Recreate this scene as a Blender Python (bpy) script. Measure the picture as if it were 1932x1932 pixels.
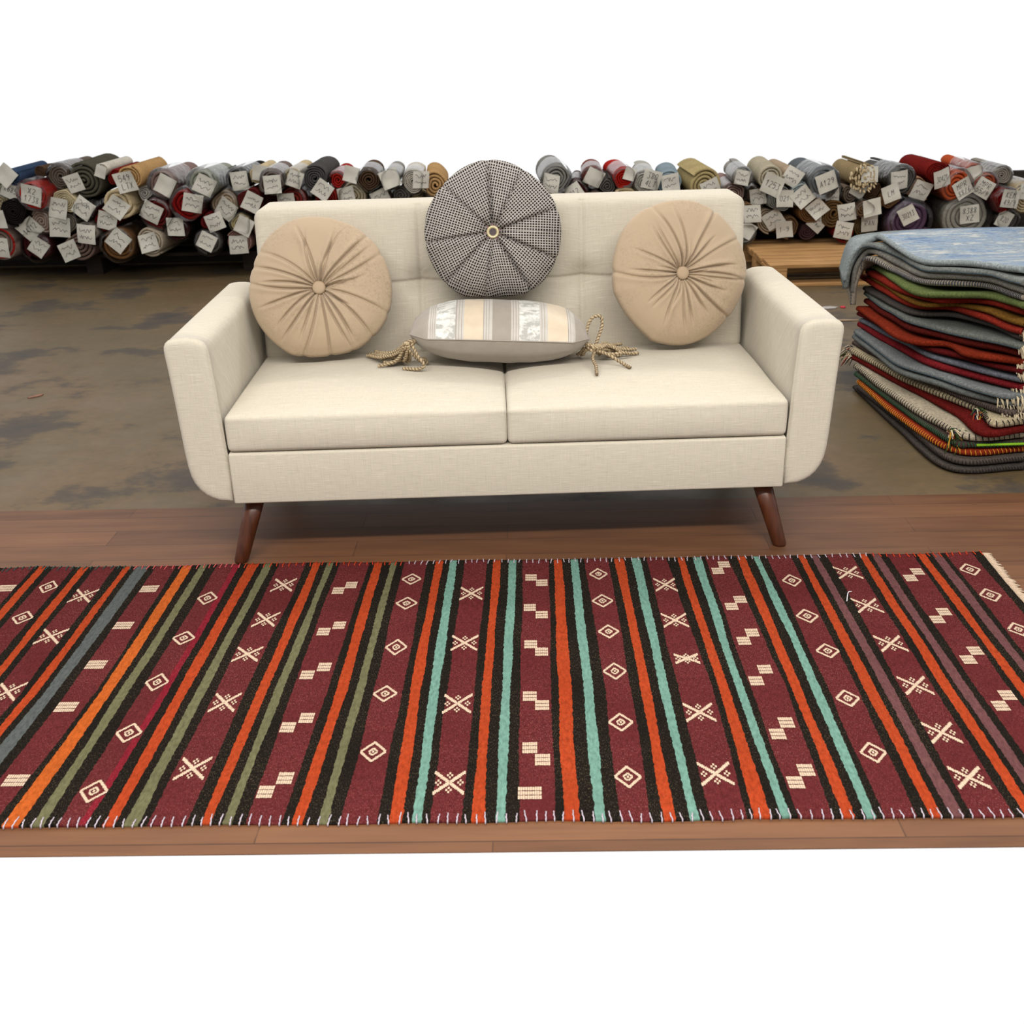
import bpy, math, random
from mathutils import Vector, Matrix, noise
for o in list(bpy.data.objects): bpy.data.objects.remove(o)
S = bpy.context.scene
COL = S.collection
random.seed(7)
PI = math.pi
sin, cos = math.sin, math.cos

# ------------------------------------------------------------------ camera
cd = bpy.data.cameras.new('camera'); cam = bpy.data.objects.new('camera', cd); COL.objects.link(cam)
YAW, PIT, ROL, FPX = 0.0266524, 0.4102642, -0.028317, 2045.84
fw = Vector((-sin(YAW)*cos(PIT), cos(YAW)*cos(PIT), -sin(PIT)))
r0 = Vector((cos(YAW), sin(YAW), 0)); u0 = r0.cross(fw)
rt = r0*cos(ROL)+u0*sin(ROL); up = u0*cos(ROL)-r0*sin(ROL)
m = Matrix((rt, up, -fw)).transposed().to_4x4(); m.translation = Vector((0.0906629, -2.6942535, 1.299426))
cam.matrix_world = m
cd.sensor_width = 36.0; cd.sensor_fit = 'HORIZONTAL'; cd.lens = FPX/1932*36.0
cd.clip_start = 0.05; cd.clip_end = 60
cd.dof.use_dof = True; cd.dof.focus_distance = 3.05; cd.dof.aperture_fstop = 7.1
S.camera = cam

# ------------------------------------------------------------------ light of the hall
w = bpy.data.worlds.new('white_ambient'); S.world = w; w.use_nodes = True
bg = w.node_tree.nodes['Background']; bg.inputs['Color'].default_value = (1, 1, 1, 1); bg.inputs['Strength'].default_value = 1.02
# made-up white surround: full ahead, dimmed behind the camera to deepen front-face shade
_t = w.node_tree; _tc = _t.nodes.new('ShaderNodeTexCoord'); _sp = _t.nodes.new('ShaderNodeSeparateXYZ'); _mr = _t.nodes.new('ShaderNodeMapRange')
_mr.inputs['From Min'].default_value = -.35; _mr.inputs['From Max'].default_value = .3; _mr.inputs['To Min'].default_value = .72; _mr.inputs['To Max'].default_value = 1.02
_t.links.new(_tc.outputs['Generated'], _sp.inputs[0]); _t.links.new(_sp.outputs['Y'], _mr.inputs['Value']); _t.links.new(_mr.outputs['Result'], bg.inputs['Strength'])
def tube_light(name, loc, sx, sy, watts, col):
    l = bpy.data.lights.new(name, 'AREA'); l.shape = 'RECTANGLE'; l.size = sx; l.size_y = sy; l.energy = watts; l.color = col
    o = bpy.data.objects.new(name, l); COL.objects.link(o); o.location = loc
    return o
tube_light('ceiling_tube_light', (0.2, 2.4, 3.6), 5.0, 0.25, 95, (1.0, 0.96, 0.90))
tube_light('ceiling_tube_light', (0.2, -2.6, 3.3), 5.0, 0.25, 290, (1.0, 0.96, 0.90))
S.view_settings.view_transform = 'Standard'; S.view_settings.look = 'None'
S.view_settings.exposure = 0.0; S.view_settings.gamma = 1.0; S.view_settings.use_curve_mapping = False

# ------------------------------------------------------------------ helpers
ALB = 0.80   # reflectance for an sRGB swatch under the hall's light
def lin(c):
    f = lambda v: (v/255/12.92) if v/255 <= 0.04045 else ((v/255+0.055)/1.055)**2.4
    return (f(c[0])*ALB, f(c[1])*ALB, f(c[2])*ALB, 1.0)
class NT:
    def __init__(s, name):
        s.m = bpy.data.materials.new(name); s.m.use_nodes = True; s.t = s.m.node_tree
        s.b = s.t.nodes['Principled BSDF']; s.out = s.t.nodes['Material Output']
    def n(s, typ, **kw):
        nd = s.t.nodes.new(typ)
        for k, v in kw.items():
            if k in nd.inputs: nd.inputs[k].default_value = v
            else: setattr(nd, k, v)
        return nd
    def l(s, a, b): s.t.links.new(a, b)
    def coord(s, kind='Object', scale=(1, 1, 1), rot=(0, 0, 0)):
        c = s.n('ShaderNodeTexCoord'); mp = s.n('ShaderNodeMapping')
        mp.inputs['Scale'].default_value = scale; mp.inputs['Rotation'].default_value = rot
        s.l(c.outputs[kind], mp.inputs['Vector']); return mp.outputs['Vector']
    def noise(s, vec, scale, detail=3, rough=.55):
        n = s.n('ShaderNodeTexNoise'); n.inputs['Scale'].default_value = scale; n.inputs['Detail'].default_value = detail
        n.inputs['Roughness'].default_value = rough; s.l(vec, n.inputs['Vector']); return n.outputs['Fac']
    def ramp(s, fac, stops, interp='LINEAR'):
        r = s.n('ShaderNodeValToRGB'); r.color_ramp.interpolation = interp
        e = r.color_ramp.elements
        e[0].position, e[0].color = stops[0][0], stops[0][1]
        e[1].position, e[1].color = stops[-1][0], stops[-1][1]
        for p, c in stops[1:-1]:
            x = e.new(p); x.color = c
        s.l(fac, r.inputs['Fac']); return r.outputs['Color']
    def mix(s, fac, a, b, mode='MIX'):
        x = s.n('ShaderNodeMix', data_type='RGBA', blend_type=mode)
        for sock, v in ((x.inputs[0], fac), (x.inputs[6], a), (x.inputs[7], b)):
            if hasattr(v, 'links'): s.l(v, sock)
            else: sock.default_value = v
        return x.outputs[2]
    def math(s, op, a, b=0.0):
        x = s.n('ShaderNodeMath', operation=op)
        for sock, v in ((x.inputs[0], a), (x.inputs[1], b)):
            if hasattr(v, 'links'): s.l(v, sock)
            else: sock.default_value = v
        return x.outputs[0]
    def bump(s, h, strength=.3, dist=.002):
        b = s.n('ShaderNodeBump'); b.inputs['Strength'].default_value = strength; b.inputs['Distance'].default_value = dist
        s.l(h, b.inputs['Height']); s.l(b.outputs['Normal'], s.b.inputs['Normal'])
    def fin(s, color, rough=.9, spec=.15, sheen=0.0):
        if hasattr(color, 'links'): s.l(color, s.b.inputs['Base Color'])
        else: s.b.inputs['Base Color'].default_value = color
        if hasattr(rough, 'links'): s.l(rough, s.b.inputs['Roughness'])
        else: s.b.inputs['Roughness'].default_value = rough
        s.b.inputs['Specular IOR Level'].default_value = spec
        if sheen: s.b.inputs['Sheen Weight'].default_value = sheen
        return s.m
def mul(c, k): return (min(c[0]*k, 1), min(c[1]*k, 1), min(c[2]*k, 1), 1)
class MB:
    """collects vertices and faces, links them as one mesh object"""
    def __init__(s): s.v = []; s.f = []; s.mi = []; s.uv = None; s.fuv = []
    def vert(s, p): s.v.append(tuple(p)); return len(s.v)-1
    def face(s, idx, mi=0): s.f.append(tuple(idx)); s.mi.append(mi)
    def build(s, name, mats, parent=None, smooth=True, weld=0):
        me = bpy.data.meshes.new(name); me.from_pydata(s.v, [], s.f)
        if not isinstance(mats, (list, tuple)): mats = [mats]
        for x in mats: me.materials.append(x)
        me.polygons.foreach_set('material_index', s.mi)
        me.polygons.foreach_set('use_smooth', [smooth]*len(s.f))
        if s.uv:
            ul = me.uv_layers.new(name='UVMap')
            for lp in me.loops: ul.data[lp.index].uv = s.uv[lp.vertex_index]
        me.validate(); me.update()
        o = bpy.data.objects.new(name, me); COL.objects.link(o)
        if parent is not None: o.parent = parent
        return o
    def grid(s, rows, mi=0, closed=False, flip=False):
        n = len(rows[0])
        for i in range(len(rows)-1):
            for j in range(n if closed else n-1):
                k = (j+1) % n
                q = (rows[i][j], rows[i][k], rows[i+1][k], rows[i+1][j])
                s.face(q[::-1] if flip else q, mi(i, j) if callable(mi) else mi)
    def box(s, a, b, mi=0):
        x0, y0, z0 = a; x1, y1, z1 = b
        i = [s.vert(p) for p in ((x0,y0,z0),(x1,y0,z0),(x1,y1,z0),(x0,y1,z0),(x0,y0,z1),(x1,y0,z1),(x1,y1,z1),(x0,y1,z1))]
        for q in ((0,3,2,1),(4,5,6,7),(0,1,5,4),(1,2,6,5),(2,3,7,6),(3,0,4,7)): s.face([i[k] for k in q], mi)
    def tube(s, pts, rad, n=8, mi=0, cap=True, prof=None):
        pts = [Vector(p) for p in pts]; rows = []
        ref = Vector((0, 0, 1))
        for i, p in enumerate(pts):
            t = (pts[min(i+1, len(pts)-1)]-pts[max(i-1, 0)]).normalized()
            if i == 0:
                a = t.cross(ref)
                if a.length < .05: a = t.cross(Vector((1, 0, 0)))
                a.normalize()
            else:
                a = (a-t*a.dot(t)).normalized()
            b = t.cross(a)
            rr = rad[i] if isinstance(rad, (list, tuple)) else rad
            row = []
            for k in range(n):
                th = 2*PI*k/n; q = rr*(prof(i, th) if prof else 1)
                row.append(s.vert(p+a*(cos(th)*q)+b*(sin(th)*q)))
            rows.append(row)
        s.grid(rows, mi, closed=True, flip=True)
        if cap:
            s.face(rows[0], mi(0, 0) if callable(mi) else mi); s.face(rows[-1][::-1], mi(0, 0) if callable(mi) else mi)
def axis(h, r, n):
    r = min(r, h*.98)
    a = [-h, -h+.12*r, -h+.3*r, -h+.6*r]
    m_ = [-h+r+(2*h-2*r)*i/n for i in range(n+1)]
    return a+m_+[-x for x in a[::-1]]
def rbox(mb, c, hs, r, n=(8, 8, 3), disp=None, mi=0):
    """rounded box; disp(p, normal) -> displaced point"""
    ax = [axis(hs[k], r, n[k]) for k in range(3)]; key = {}
    def pt(p):
        inn = [max(-hs[k]+r, min(hs[k]-r, p[k])) for k in range(3)]
        d = Vector([p[k]-inn[k] for k in range(3)]); d.normalize()
        q = Vector(inn)+d*r
        if disp: q = disp(q, d)
        return q+Vector(c)
    def vi(p):
        k = (round(p[0], 6), round(p[1], 6), round(p[2], 6))
        if k not in key: key[k] = mb.vert(pt(p))
        return key[k]
    for k in range(3):
        a, b = (k+1) % 3, (k+2) % 3
        for sgn in (-1, 1):
            for i in range(len(ax[a])-1):
                for j in range(len(ax[b])-1):
                    q = []
                    for (ii, jj) in ((i, j), (i+1, j), (i+1, j+1), (i, j+1)):
                        p = [0, 0, 0]; p[k] = sgn*hs[k]; p[a] = ax[a][ii]; p[b] = ax[b][jj]; q.append(vi(p))
                    mb.face(q if sgn > 0 else q[::-1], mi)
def catmull(P, n=8):
    P = [Vector(p) for p in P]; P = [P[0]*2-P[1]]+P+[P[-1]*2-P[-2]]; out = []
    for i in range(1, len(P)-2):
        for k in range(n):
            t = k/n
            out.append(.5*((2*P[i])+(-P[i-1]+P[i+1])*t+(2*P[i-1]-5*P[i]+4*P[i+1]-P[i+2])*t*t+(-P[i-1]+3*P[i]-3*P[i+1]+P[i+2])*t**3))
    out.append(P[-2]); return out
def tag(o, label=None, cat=None, group=None, kind=None):
    if label: o['label'] = label
    if cat: o['category'] = cat
    if group: o['group'] = group
    if kind: o['kind'] = kind
    return o
def empty(name, loc=(0, 0, 0), rot=(0, 0, 0)):
    o = bpy.data.objects.new(name, None); COL.objects.link(o); o.location = loc; o.rotation_euler = rot
    o.empty_display_size = .1; return o

# ------------------------------------------------------------------ materials
def mat_linen(name, c):
    t = NT(name); col = lin(c)
    c0 = t.n('ShaderNodeTexCoord'); sp = t.n('ShaderNodeSeparateXYZ'); t.l(c0.outputs['Object'], sp.inputs[0])
    yz = t.math('ADD', sp.outputs['Y'], sp.outputs['Z'])
    def cv(a, b, c):
        x = t.n('ShaderNodeCombineXYZ')
        for k, q in enumerate((a, b, c)): t.l(q, x.inputs[k])
        return x.outputs[0]
    n1 = t.noise(cv(t.math('MULTIPLY', sp.outputs['X'], 22), t.math('MULTIPLY', yz, 430), t.math('MULTIPLY', sp.outputs['Y'], 9)), 1.0, 2)
    n2 = t.noise(cv(t.math('MULTIPLY', sp.outputs['X'], 400), t.math('MULTIPLY', yz, 20), t.math('MULTIPLY', sp.outputs['Y'], 60)), 1.0, 2)
    big = t.noise(t.coord(), 3.0, 2)
    a = t.ramp(n1, [(0.28, mul(col, .80)), (.46, col), (.60, col), (.70, mul(col, 1.28))])
    b = t.ramp(n2, [(0.28, mul(col, .82)), (.46, col), (.62, col), (.72, mul(col, 1.2))])
    c2 = t.mix(.42, a, b); c3 = t.mix(t.math('MULTIPLY', big, .25), c2, mul(col, .9))
    t.bump(t.math('ADD', n1, n2), .3, .0015)
    return t.fin(c3, .95, .08, .1)
LINEN = mat_linen('cream_linen', (209, 200, 182))
def mat_plain(name, c, rough=.8, spec=.2, ns=60, var=.12, bmp=.15):
    t = NT(name); col = lin(c); v = t.coord(); n = t.noise(v, ns, 4)
    t.bump(n, bmp, .002)
    return t.fin(t.ramp(n, [(.3, mul(col, 1-var)), (.7, mul(col, 1+var))]), rough, spec)
def mat_wool(name, c, var=.3, scale=160):
    t = NT(name); col = lin(c); v = t.coord(); n = t.noise(v, scale, 3, .7); b = t.noise(v, 9, 3)
    base = t.ramp(n, [(.32, mul(col, 1-var)), (.55, col), (.72, mul(col, 1+var))])
    base = t.mix(t.ramp(b, [(.4, (0, 0, 0, 1)), (.7, (.5, .5, .5, 1))]), base, mul(col, .62))
    t.bump(n, .6, .003)
    return t.fin(base, 1.0, .03)
def mat_walnut():
    t = NT('walnut_stain'); n = t.noise(t.coord(scale=(30, 30, 2.5)), 1.5, 4)
    return t.fin(t.ramp(n, [(.3, lin((58, 27, 14))), (.7, lin((92, 48, 26)))]), .35, .35)
WALNUT = mat_walnut()
def mat_concrete():
    t = NT('stained_concrete'); v = t.coord()
    a = t.noise(v, 1.1, 6, .6); b = t.noise(t.coord(scale=(1.0, 1.25, 1)), 2.3, 7, .62); c = t.noise(v, 26, 5, .65)
    base = t.ramp(a, [(.25, lin((80, 70, 47))), (.45, lin((100, 84, 58))), (.6, lin((110, 88, 62))), (.8, lin((97, 90, 67)))])
    base = t.mix(t.ramp(c, [(.35, (0, 0, 0, 1)), (.75, (.45, .45, .45, 1))]), base, lin((76, 68, 53)))
    pat = t.ramp(b, [(.53, (0, 0, 0, 1)), (.58, (.6, .55, .55, 1)), (.70, (.9, .9, .9, 1))])
    base = t.mix(pat, base, lin((58, 55, 54)))
    sp = t.ramp(t.noise(v, 7, 8, .7), [(.70, (0, 0, 0, 1)), (.76, (.5, .5, .5, 1))])
    base = t.mix(sp, base, lin((150, 142, 122)))
    t.bump(c, .08, .002)
    return t.fin(base, t.ramp(b, [(.4, (.42, .42, .42, 1)), (.6, (.6, .6, .6, 1))]), .22)
def mat_laminate():
    t = NT('oak_laminate'); v = t.coord()
    br = t.n('ShaderNodeTexBrick', offset=.37, offset_frequency=2)
    for k, x in (('Scale', 1.0), ('Mortar Size', .0016), ('Mortar Smooth', .1), ('Bias', 0.0), ('Brick Width', 1.15), ('Row Height', .0975)): br.inputs[k].default_value = x
    br.inputs['Color1'].default_value = lin((92, 60, 39)); br.inputs['Color2'].default_value = lin((122, 82, 55)); br.inputs['Mortar'].default_value = lin((66, 42, 29))
    t.l(v, br.inputs['Vector'])
    g = t.noise(t.coord(scale=(2.2, 46, 1)), 1.6, 6, .62)
    g2 = t.noise(t.coord(scale=(1.2, 9, 1)), 2.6, 3)
    c = t.mix(t.ramp(g, [(.3, (0, 0, 0, 1)), (.75, (.55, .55, .55, 1))]), br.outputs['Color'], lin((84, 54, 36)))
    c = t.mix(t.ramp(g2, [(.35, (0, 0, 0, 1)), (.75, (.4, .4, .4, 1))]), c, lin((136, 94, 62)))
    k = t.noise(t.coord(scale=(5, 16, 1)), 1.0, 2)
    c = t.mix(t.ramp(k, [(.72, (0, 0, 0, 1)), (.80, (.6, .6, .6, 1))]), c, lin((92, 56, 38)))
    t.bump(g, .05, .001)
    return t.fin(c, .5, .22)

# ------------------------------------------------------------------ the setting
mb = MB(); mb.box((-5, .30, -.05), (5, 4.62, 0)); tag(mb.build('floor', mat_concrete(), smooth=False), kind='structure', label='stained brown concrete floor of the rug hall')
mb = MB(); mb.box((-3.6, -1.197, .0001), (3.6, .3629, .002)); tag(mb.build('floor_laminate', mat_laminate(), smooth=False), kind='structure', label='reddish oak laminate strip laid over the concrete')
mb = MB(); mb.box((-5, 4.56, 0), (5, 4.62, .45)); tag(mb.build('back_blocker', mat_plain('dark_backing', (52, 47, 42), .9, .1), smooth=False), kind='structure', label='unseen low dark backing added behind the rolled rugs to block light')  # added unseen backing: keeps the white surround out of gaps between rolls

DATA = {
    'cols': ['M', 'K', 'O', 'K', 'M', 'K', 'O', 'K', 'M', 'K', 'O', 'K', 'S', 'K', 'M', 'K', 'O', 'K', 'G', 'K', 'M', 'K', 'O', 'K', 'G', 'K', 'M', 'K', 'O', 'K', 'G', 'K', 'M', 'K', 'O', 'K', 'G', 'K', 'M', 'K', 'O', 'K', 'T', 'K', 'M', 'K', 'O', 'K', 'T', 'K', 'M', 'K', 'O', 'K', 'T', 'K', 'M', 'K', 'O', 'K', 'T', 'K', 'M', 'K', 'O', 'K', 'T', 'K', 'M', 'K', 'O', 'K', 'T', 'K', 'M', 'K', 'O', 'K', 'P', 'K', 'M', 'K', 'O', 'K', 'P', 'K', 'M', 'K', 'O', 'K', 'P', 'K', 'M', 'K'],
    'X': [[-1.294, -1.287, -1.311], [-1.279, -1.272, -1.296], [-1.258, -1.251, -1.275], [-1.237, -1.23, -1.254], [-1.182, -1.175, -1.199], [-1.163, -1.156, -1.18], [-1.142, -1.135, -1.159], [-1.123, -1.116, -1.14], [-1.066, -1.059, -1.083], [-1.045, -1.041, -1.062], [-1.026, -1.021, -1.043], [-1.01, -1.005, -1.027], [-0.977, -0.979, -0.994], [-0.956, -0.955, -0.973], [-0.897, -0.889, -0.914], [-0.881, -0.881, -0.897], [-0.855, -0.855, -0.866], [-0.836, -0.839, -0.843], [-0.815, -0.817, -0.823], [-0.79, -0.791, -0.797], [-0.729, -0.728, -0.741], [-0.706, -0.712, -0.713], [-0.68, -0.686, -0.691], [-0.662, -0.668, -0.673], [-0.641, -0.646, -0.65], [-0.62, -0.623, -0.632], [-0.548, -0.558, -0.56], [-0.528, -0.532, -0.535], [-0.505, -0.51, -0.515], [-0.488, -0.495, -0.494], [-0.472, -0.475, -0.478], [-0.454, -0.455, -0.452], [-0.373, -0.377, -0.385], [-0.359, -0.359, -0.366], [-0.336, -0.335, -0.345], [-0.313, -0.315, -0.319], [-0.297, -0.298, -0.301], [-0.276, -0.275, -0.278], [-0.213, -0.212, -0.213], [-0.192, -0.197, -0.19], [-0.172, -0.173, -0.166], [-0.153, -0.154, -0.148], [-0.132, -0.133, -0.131], [-0.112, -0.115, -0.115], [-0.052, -0.056, -0.057], [-0.035, -0.038, -0.04], [-0.015, -0.019, -0.017], [0.007, 0.004, 0.003], [0.028, 0.024, 0.021], [0.046, 0.043, 0.045], [0.114, 0.112, 0.111], [0.129, 0.126, 0.127], [0.153, 0.154, 0.154], [0.175, 0.181, 0.182], [0.197, 0.202, 0.203], [0.217, 0.227, 0.228], [0.279, 0.284, 0.282], [0.297, 0.305, 0.306], [0.32, 0.326, 0.327], [0.342, 0.347, 0.351], [0.364, 0.366, 0.369], [0.382, 0.385, 0.389], [0.44, 0.458, 0.457], [0.465, 0.473, 0.47], [0.485, 0.493, 0.498], [0.506, 0.509, 0.516], [0.527, 0.526, 0.532], [0.54, 0.541, 0.545], [0.604, 0.616, 0.611], [0.624, 0.629, 0.629], [0.646, 0.65, 0.65], [0.668, 0.671, 0.668], [0.686, 0.69, 0.687], [0.703, 0.705, 0.701], [0.767, 0.766, 0.761], [0.785, 0.782, 0.782], [0.806, 0.806, 0.803], [0.822, 0.822, 0.819], [0.841, 0.843, 0.84], [0.863, 0.86, 0.857], [0.929, 0.928, 0.931], [0.948, 0.945, 0.95], [0.97, 0.969, 0.972], [0.983, 0.98, 0.985], [1.003, 1.001, 1.005], [1.022, 1.019, 1.024], [1.091, 1.088, 1.093], [1.104, 1.102, 1.106], [1.126, 1.124, 1.128], [1.143, 1.141, 1.145], [1.165, 1.163, 1.167], [1.18, 1.178, 1.182], [1.251, 1.249, 1.253], [1.277, 1.275, 1.279]],
    'Y': [-0.2383, -0.6831, -1.0447],
    'mot': [['D', -1.206, -0.168], ['D', -1.203, -0.334], ['D', -0.763, -0.242], ['D', -0.764, -0.446], ['D', -0.766, -0.642], ['D', -0.764, -0.833], ['D', -0.766, -1.024], ['D', -0.246, -0.156], ['D', -0.245, -0.29], ['D', -0.247, -0.503], ['D', -0.249, -0.699], ['D', -0.247, -0.909], ['D', 0.245, -0.143], ['D', 0.247, -0.292], ['D', 0.252, -0.446], ['D', 0.254, -0.622], ['D', 0.252, -0.818], ['D', 0.252, -0.998], ['D', 0.739, -0.197], ['D', 0.734, -0.386], ['D', 0.742, -0.55], ['D', 0.736, -0.742], ['D', 0.735, -0.931], ['D', 1.21, -0.15], ['D', 1.208, -0.291], ['D', 1.207, -0.462], ['X', -1.094, -0.219], ['X', -1.092, -0.429], ['X', -1.09, -0.672], ['X', -0.58, -0.177], ['X', -0.585, -0.361], ['X', -0.591, -0.526], ['X', -0.592, -0.726], ['X', -0.595, -0.957], ['X', -0.084, -0.242], ['X', -0.088, -0.488], ['X', -0.089, -0.742], ['X', -0.088, -1.011], ['X', 0.413, -0.209], ['X', 0.415, -0.395], ['X', 0.418, -0.787], ['X', 0.419, -0.993], ['X', 0.893, -0.157], ['X', 0.891, -0.338], ['X', 0.893, -0.521], ['X', 0.892, -0.697], ['X', 0.889, -0.869], ['X', 0.89, -1.013], ['x', 0.42, -0.573], ['B', -1.317, -0.173], ['B', -0.932, -0.186], ['B', -0.933, -0.379], ['B', -0.932, -0.564], ['B', -0.933, -0.736], ['B', -0.933, -0.987], ['B', 0.065, -1.044], ['b', 0.068, -0.155], ['b', 0.096, -0.186], ['b', 0.065, -0.32], ['b', 0.094, -0.358], ['b', 0.067, -0.5], ['b', 0.092, -0.534], ['b', 0.065, -0.717], ['b', 0.091, -0.752], ['b', 0.065, -0.902], ['b', 0.09, -0.942], ['b', -0.43, -0.215], ['b', -0.401, -0.184], ['b', -0.431, -0.426], ['b', -0.398, -0.396], ['b', -0.434, -0.62], ['b', -0.401, -0.587], ['b', -0.436, -0.822], ['b', -0.403, -0.788], ['b', -0.435, -1.032], ['b', -0.406, -0.991], ['b', 0.559, -0.136], ['b', 0.581, -0.099], ['b', 0.562, -0.33], ['b', 0.589, -0.295], ['b', 0.562, -0.497], ['b', 0.588, -0.46], ['b', 0.558, -0.669], ['b', 0.586, -0.622], ['b', 0.563, -0.867], ['b', 0.589, -0.827], ['b', 0.564, -1.023], ['b', 0.592, -0.985], ['b', 1.042, -0.195], ['b', 1.071, -0.159], ['b', 1.037, -0.41], ['b', 1.065, -0.373], ['b', 1.043, -0.594], ['b', 1.072, -0.556], ['b', 1.042, -0.777], ['b', 1.071, -0.738], ['D', 1.207, -0.642], ['D', 1.207, -0.821], ['D', 1.207, -1.001], ['b', 1.042, -0.959], ['b', 1.071, -0.92], ['b', 1.042, -1.141], ['b', 1.071, -1.102]],
    'rolls': [
        [-2.993, 0.636, 0.0545, 'denim blue', [-0.024, 0.01, 45, 0.109, ''], 0, 0],
        [-3.07, 0.564, 0.0751, 'pale grey-green', [0.044, -0.004, 25, 0.108, '2685'], 0, 0],
        [-2.884, 0.528, 0.0987, 'bright red', [-0.003, 0.001, 17, 0.112, 'X2 1738'], 1, 0],
        [-2.762, 0.611, 0.0854, 'grey-brown', None, 1, 0],
        [-2.597, 0.588, 0.1183, 'dark olive grey', [-0.051, -0.003, -15, 0.102, '~'], 0, 0],
        [-3.145, 0.481, 0.0658, 'ivory', None, 0, 0],
        [-2.726, 0.48, 0.0895, 'ivory', [-0.037, -0.037, 12, 0.116, '~'], 0, 0],
        [-3.025, 0.434, 0.0936, 'black', [-0.104, -0.039, 0, 0.104, '3~'], 0, 0],
        [-2.587, 0.432, 0.073, 'black', [-0.003, 0.016, 38, 0.11, '~'], 1, 0],
        [-2.384, 0.468, 0.1059, 'cream', [-0.01, -0.022, 40, 0.109, '~'], 0, 0],
        [-2.907, 0.362, 0.0895, 'pinkish beige', [-0.064, -0.037, -35, 0.11, '14712'], 1, 0],
        [-2.766, 0.344, 0.0936, 'grey speckled', [-0.015, -0.014, 5, 0.114, '~'], 0, 0],
        [-2.489, 0.365, 0.0792, 'dark red', [0.017, 0.002, 15, 0.103, '~'], 0, 0],
        [-2.595, 0.318, 0.073, 'stone grey', [-0.003, -0.021, 8, 0.11, '~'], 0, 0],
        [-3.147, 0.25, 0.107, 'grey with a red edge', [-0.008, -0.019, 10, 0.117, '~'], 0, 0],
        [-2.952, 0.221, 0.1039, 'dark maroon', [0.014, -0.008, 38, 0.104, '~'], 1, 0],
        [-2.69, 0.218, 0.1008, 'mauve brown', [-0.059, -0.029, -20, 0.108, '~'], 0, 0],
        [-2.428, 0.226, 0.1101, 'chestnut brown', [0.011, 0.026, 42, 0.117, '~'], 1, 0],
        [-2.864, 0.648, 0.0422, 'dark brown', None, 0, 0],
        [-2.473, 0.651, 0.0442, 'off-white', [-0.008, -0.006, 20, 0.07, ''], 0, 0],
        [-2.405, 0.605, 0.0576, 'dark red', None, 0, 0],
        [-2.292, 0.613, 0.0813, 'tan', [-0.016, -0.021, -10, 0.114, '549 LTX'], 0, 0],
        [-2.107, 0.57, 0.0936, 'mauve and cream', [0.015, -0.008, 30, 0.109, ''], 1, 0],
        [-1.857, 0.57, 0.0967, 'grey-green', [0.014, -0.008, 28, 0.105, '~'], 1, 0],
        [-1.662, 0.575, 0.0802, 'black', [0.008, -0.002, -4, 0.105, '~'], 1, 0],
        [-1.554, 0.596, 0.0535, 'cream', [0.023, 0.019, 12, 0.088, ''], 0, 0],
        [-2.172, 0.403, 0.1028, 'maroon', [-0.028, 0.007, 32, 0.11, '~'], 1, 0],
        [-1.968, 0.458, 0.1018, 'crimson', [0.04, 0.005, 12, 0.105, '~'], 1, 0],
        [-1.758, 0.436, 0.0956, 'beige', [0.003, -0.027, 38, 0.109, '~'], 1, 0],
        [-1.607, 0.457, 0.0854, 'burgundy', [0.021, -0.005, 27, 0.109, '~'], 0, 0],
        [-2.057, 0.31, 0.0792, 'dark burgundy', [-0.011, 0.01, 3, 0.103, '~'], 1, 0],
        [-2.23, 0.238, 0.0936, 'light grey-beige', [-0.004, -0.003, -14, 0.104, '~'], 0, 0],
        [-1.857, 0.348, 0.0658, 'wine red', [0.035, -0.003, -18, 0.099, '~'], 0, 0],
        [-1.67, 0.332, 0.073, 'pale straw', [0.019, -0.016, 30, 0.103, ''], 1, 0],
        [-1.881, 0.226, 0.0874, 'dark grey', [-0.008, 0.004, 28, 0.098, '~'], 1, 0],
        [-1.703, 0.215, 0.0802, 'dusty pink', [-0.001, -0.012, -2, 0.107, '~'], 0, 0],
        [-2.254, 0.508, 0.0586, 'white', None, 0, 0],
        [-1.442, 0.567, 0.0854, 'mauve grey', [-0.001, -0.011, -3, 0.102, '~'], 1, 0],
        [-1.322, 0.583, 0.0638, 'cream', [0.013, 0, 20, 0.095, '~'], 1, 0],
        [-1.204, 0.575, 0.0854, 'charcoal', None, 0, 0],
        [-1.351, 0.452, 0.0977, 'brick red', [-0.034, -0.008, -3, 0.101, '~'], 1, 0],
        [-1.077, 0.556, 0.0617, 'scarlet', None, 1, 0],
        [-1.14, 0.47, 0.072, 'dark red', [-0.018, 0.042, 37, 0.102, '~'], 0, 0],
        [-0.984, 0.467, 0.0946, 'pale beige', [-0.041, 0.002, -12, 0.102, '~'], 1, 0],
        [-0.879, 0.56, 0.0802, 'dark brown', [-0.1, 0.039, 15, 0.089, ''], 1, 0],
        [-0.818, 0.448, 0.0823, 'dark brown', [-0.001, 0.004, -22, 0.102, '~'], 1, 0],
        [-0.741, 0.562, 0.0668, 'grey', [-0.006, 0.01, -18, 0.101, ''], 1, 0],
        [-0.616, 0.543, 0.0782, 'off-white', [0.045, 0.013, 2, 0.095, '~'], 1, 0],
        [-0.49, 0.516, 0.0874, 'tan', None, 0, 0],
        [-0.7, 0.466, 0.0658, 'dark grey', None, 0, 0],
        [-1.486, 0.453, 0.0658, 'dark maroon', None, 0, 0],
        [0.232, 0.54, 0.0946, 'mid grey', [-0.034, -0.024, 15, 0.102, '~'], 1, 0],
        [0.351, 0.461, 0.0843, 'dark maroon', [-0.012, -0.003, -33, 0.095, '012'], 1, 0],
        [0.446, 0.541, 0.0699, 'reddish brown', [0.01, -0.001, 25, 0.095, ''], 1, 0],
        [0.533, 0.485, 0.0617, 'dark grey', None, 0, 0],
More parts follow.
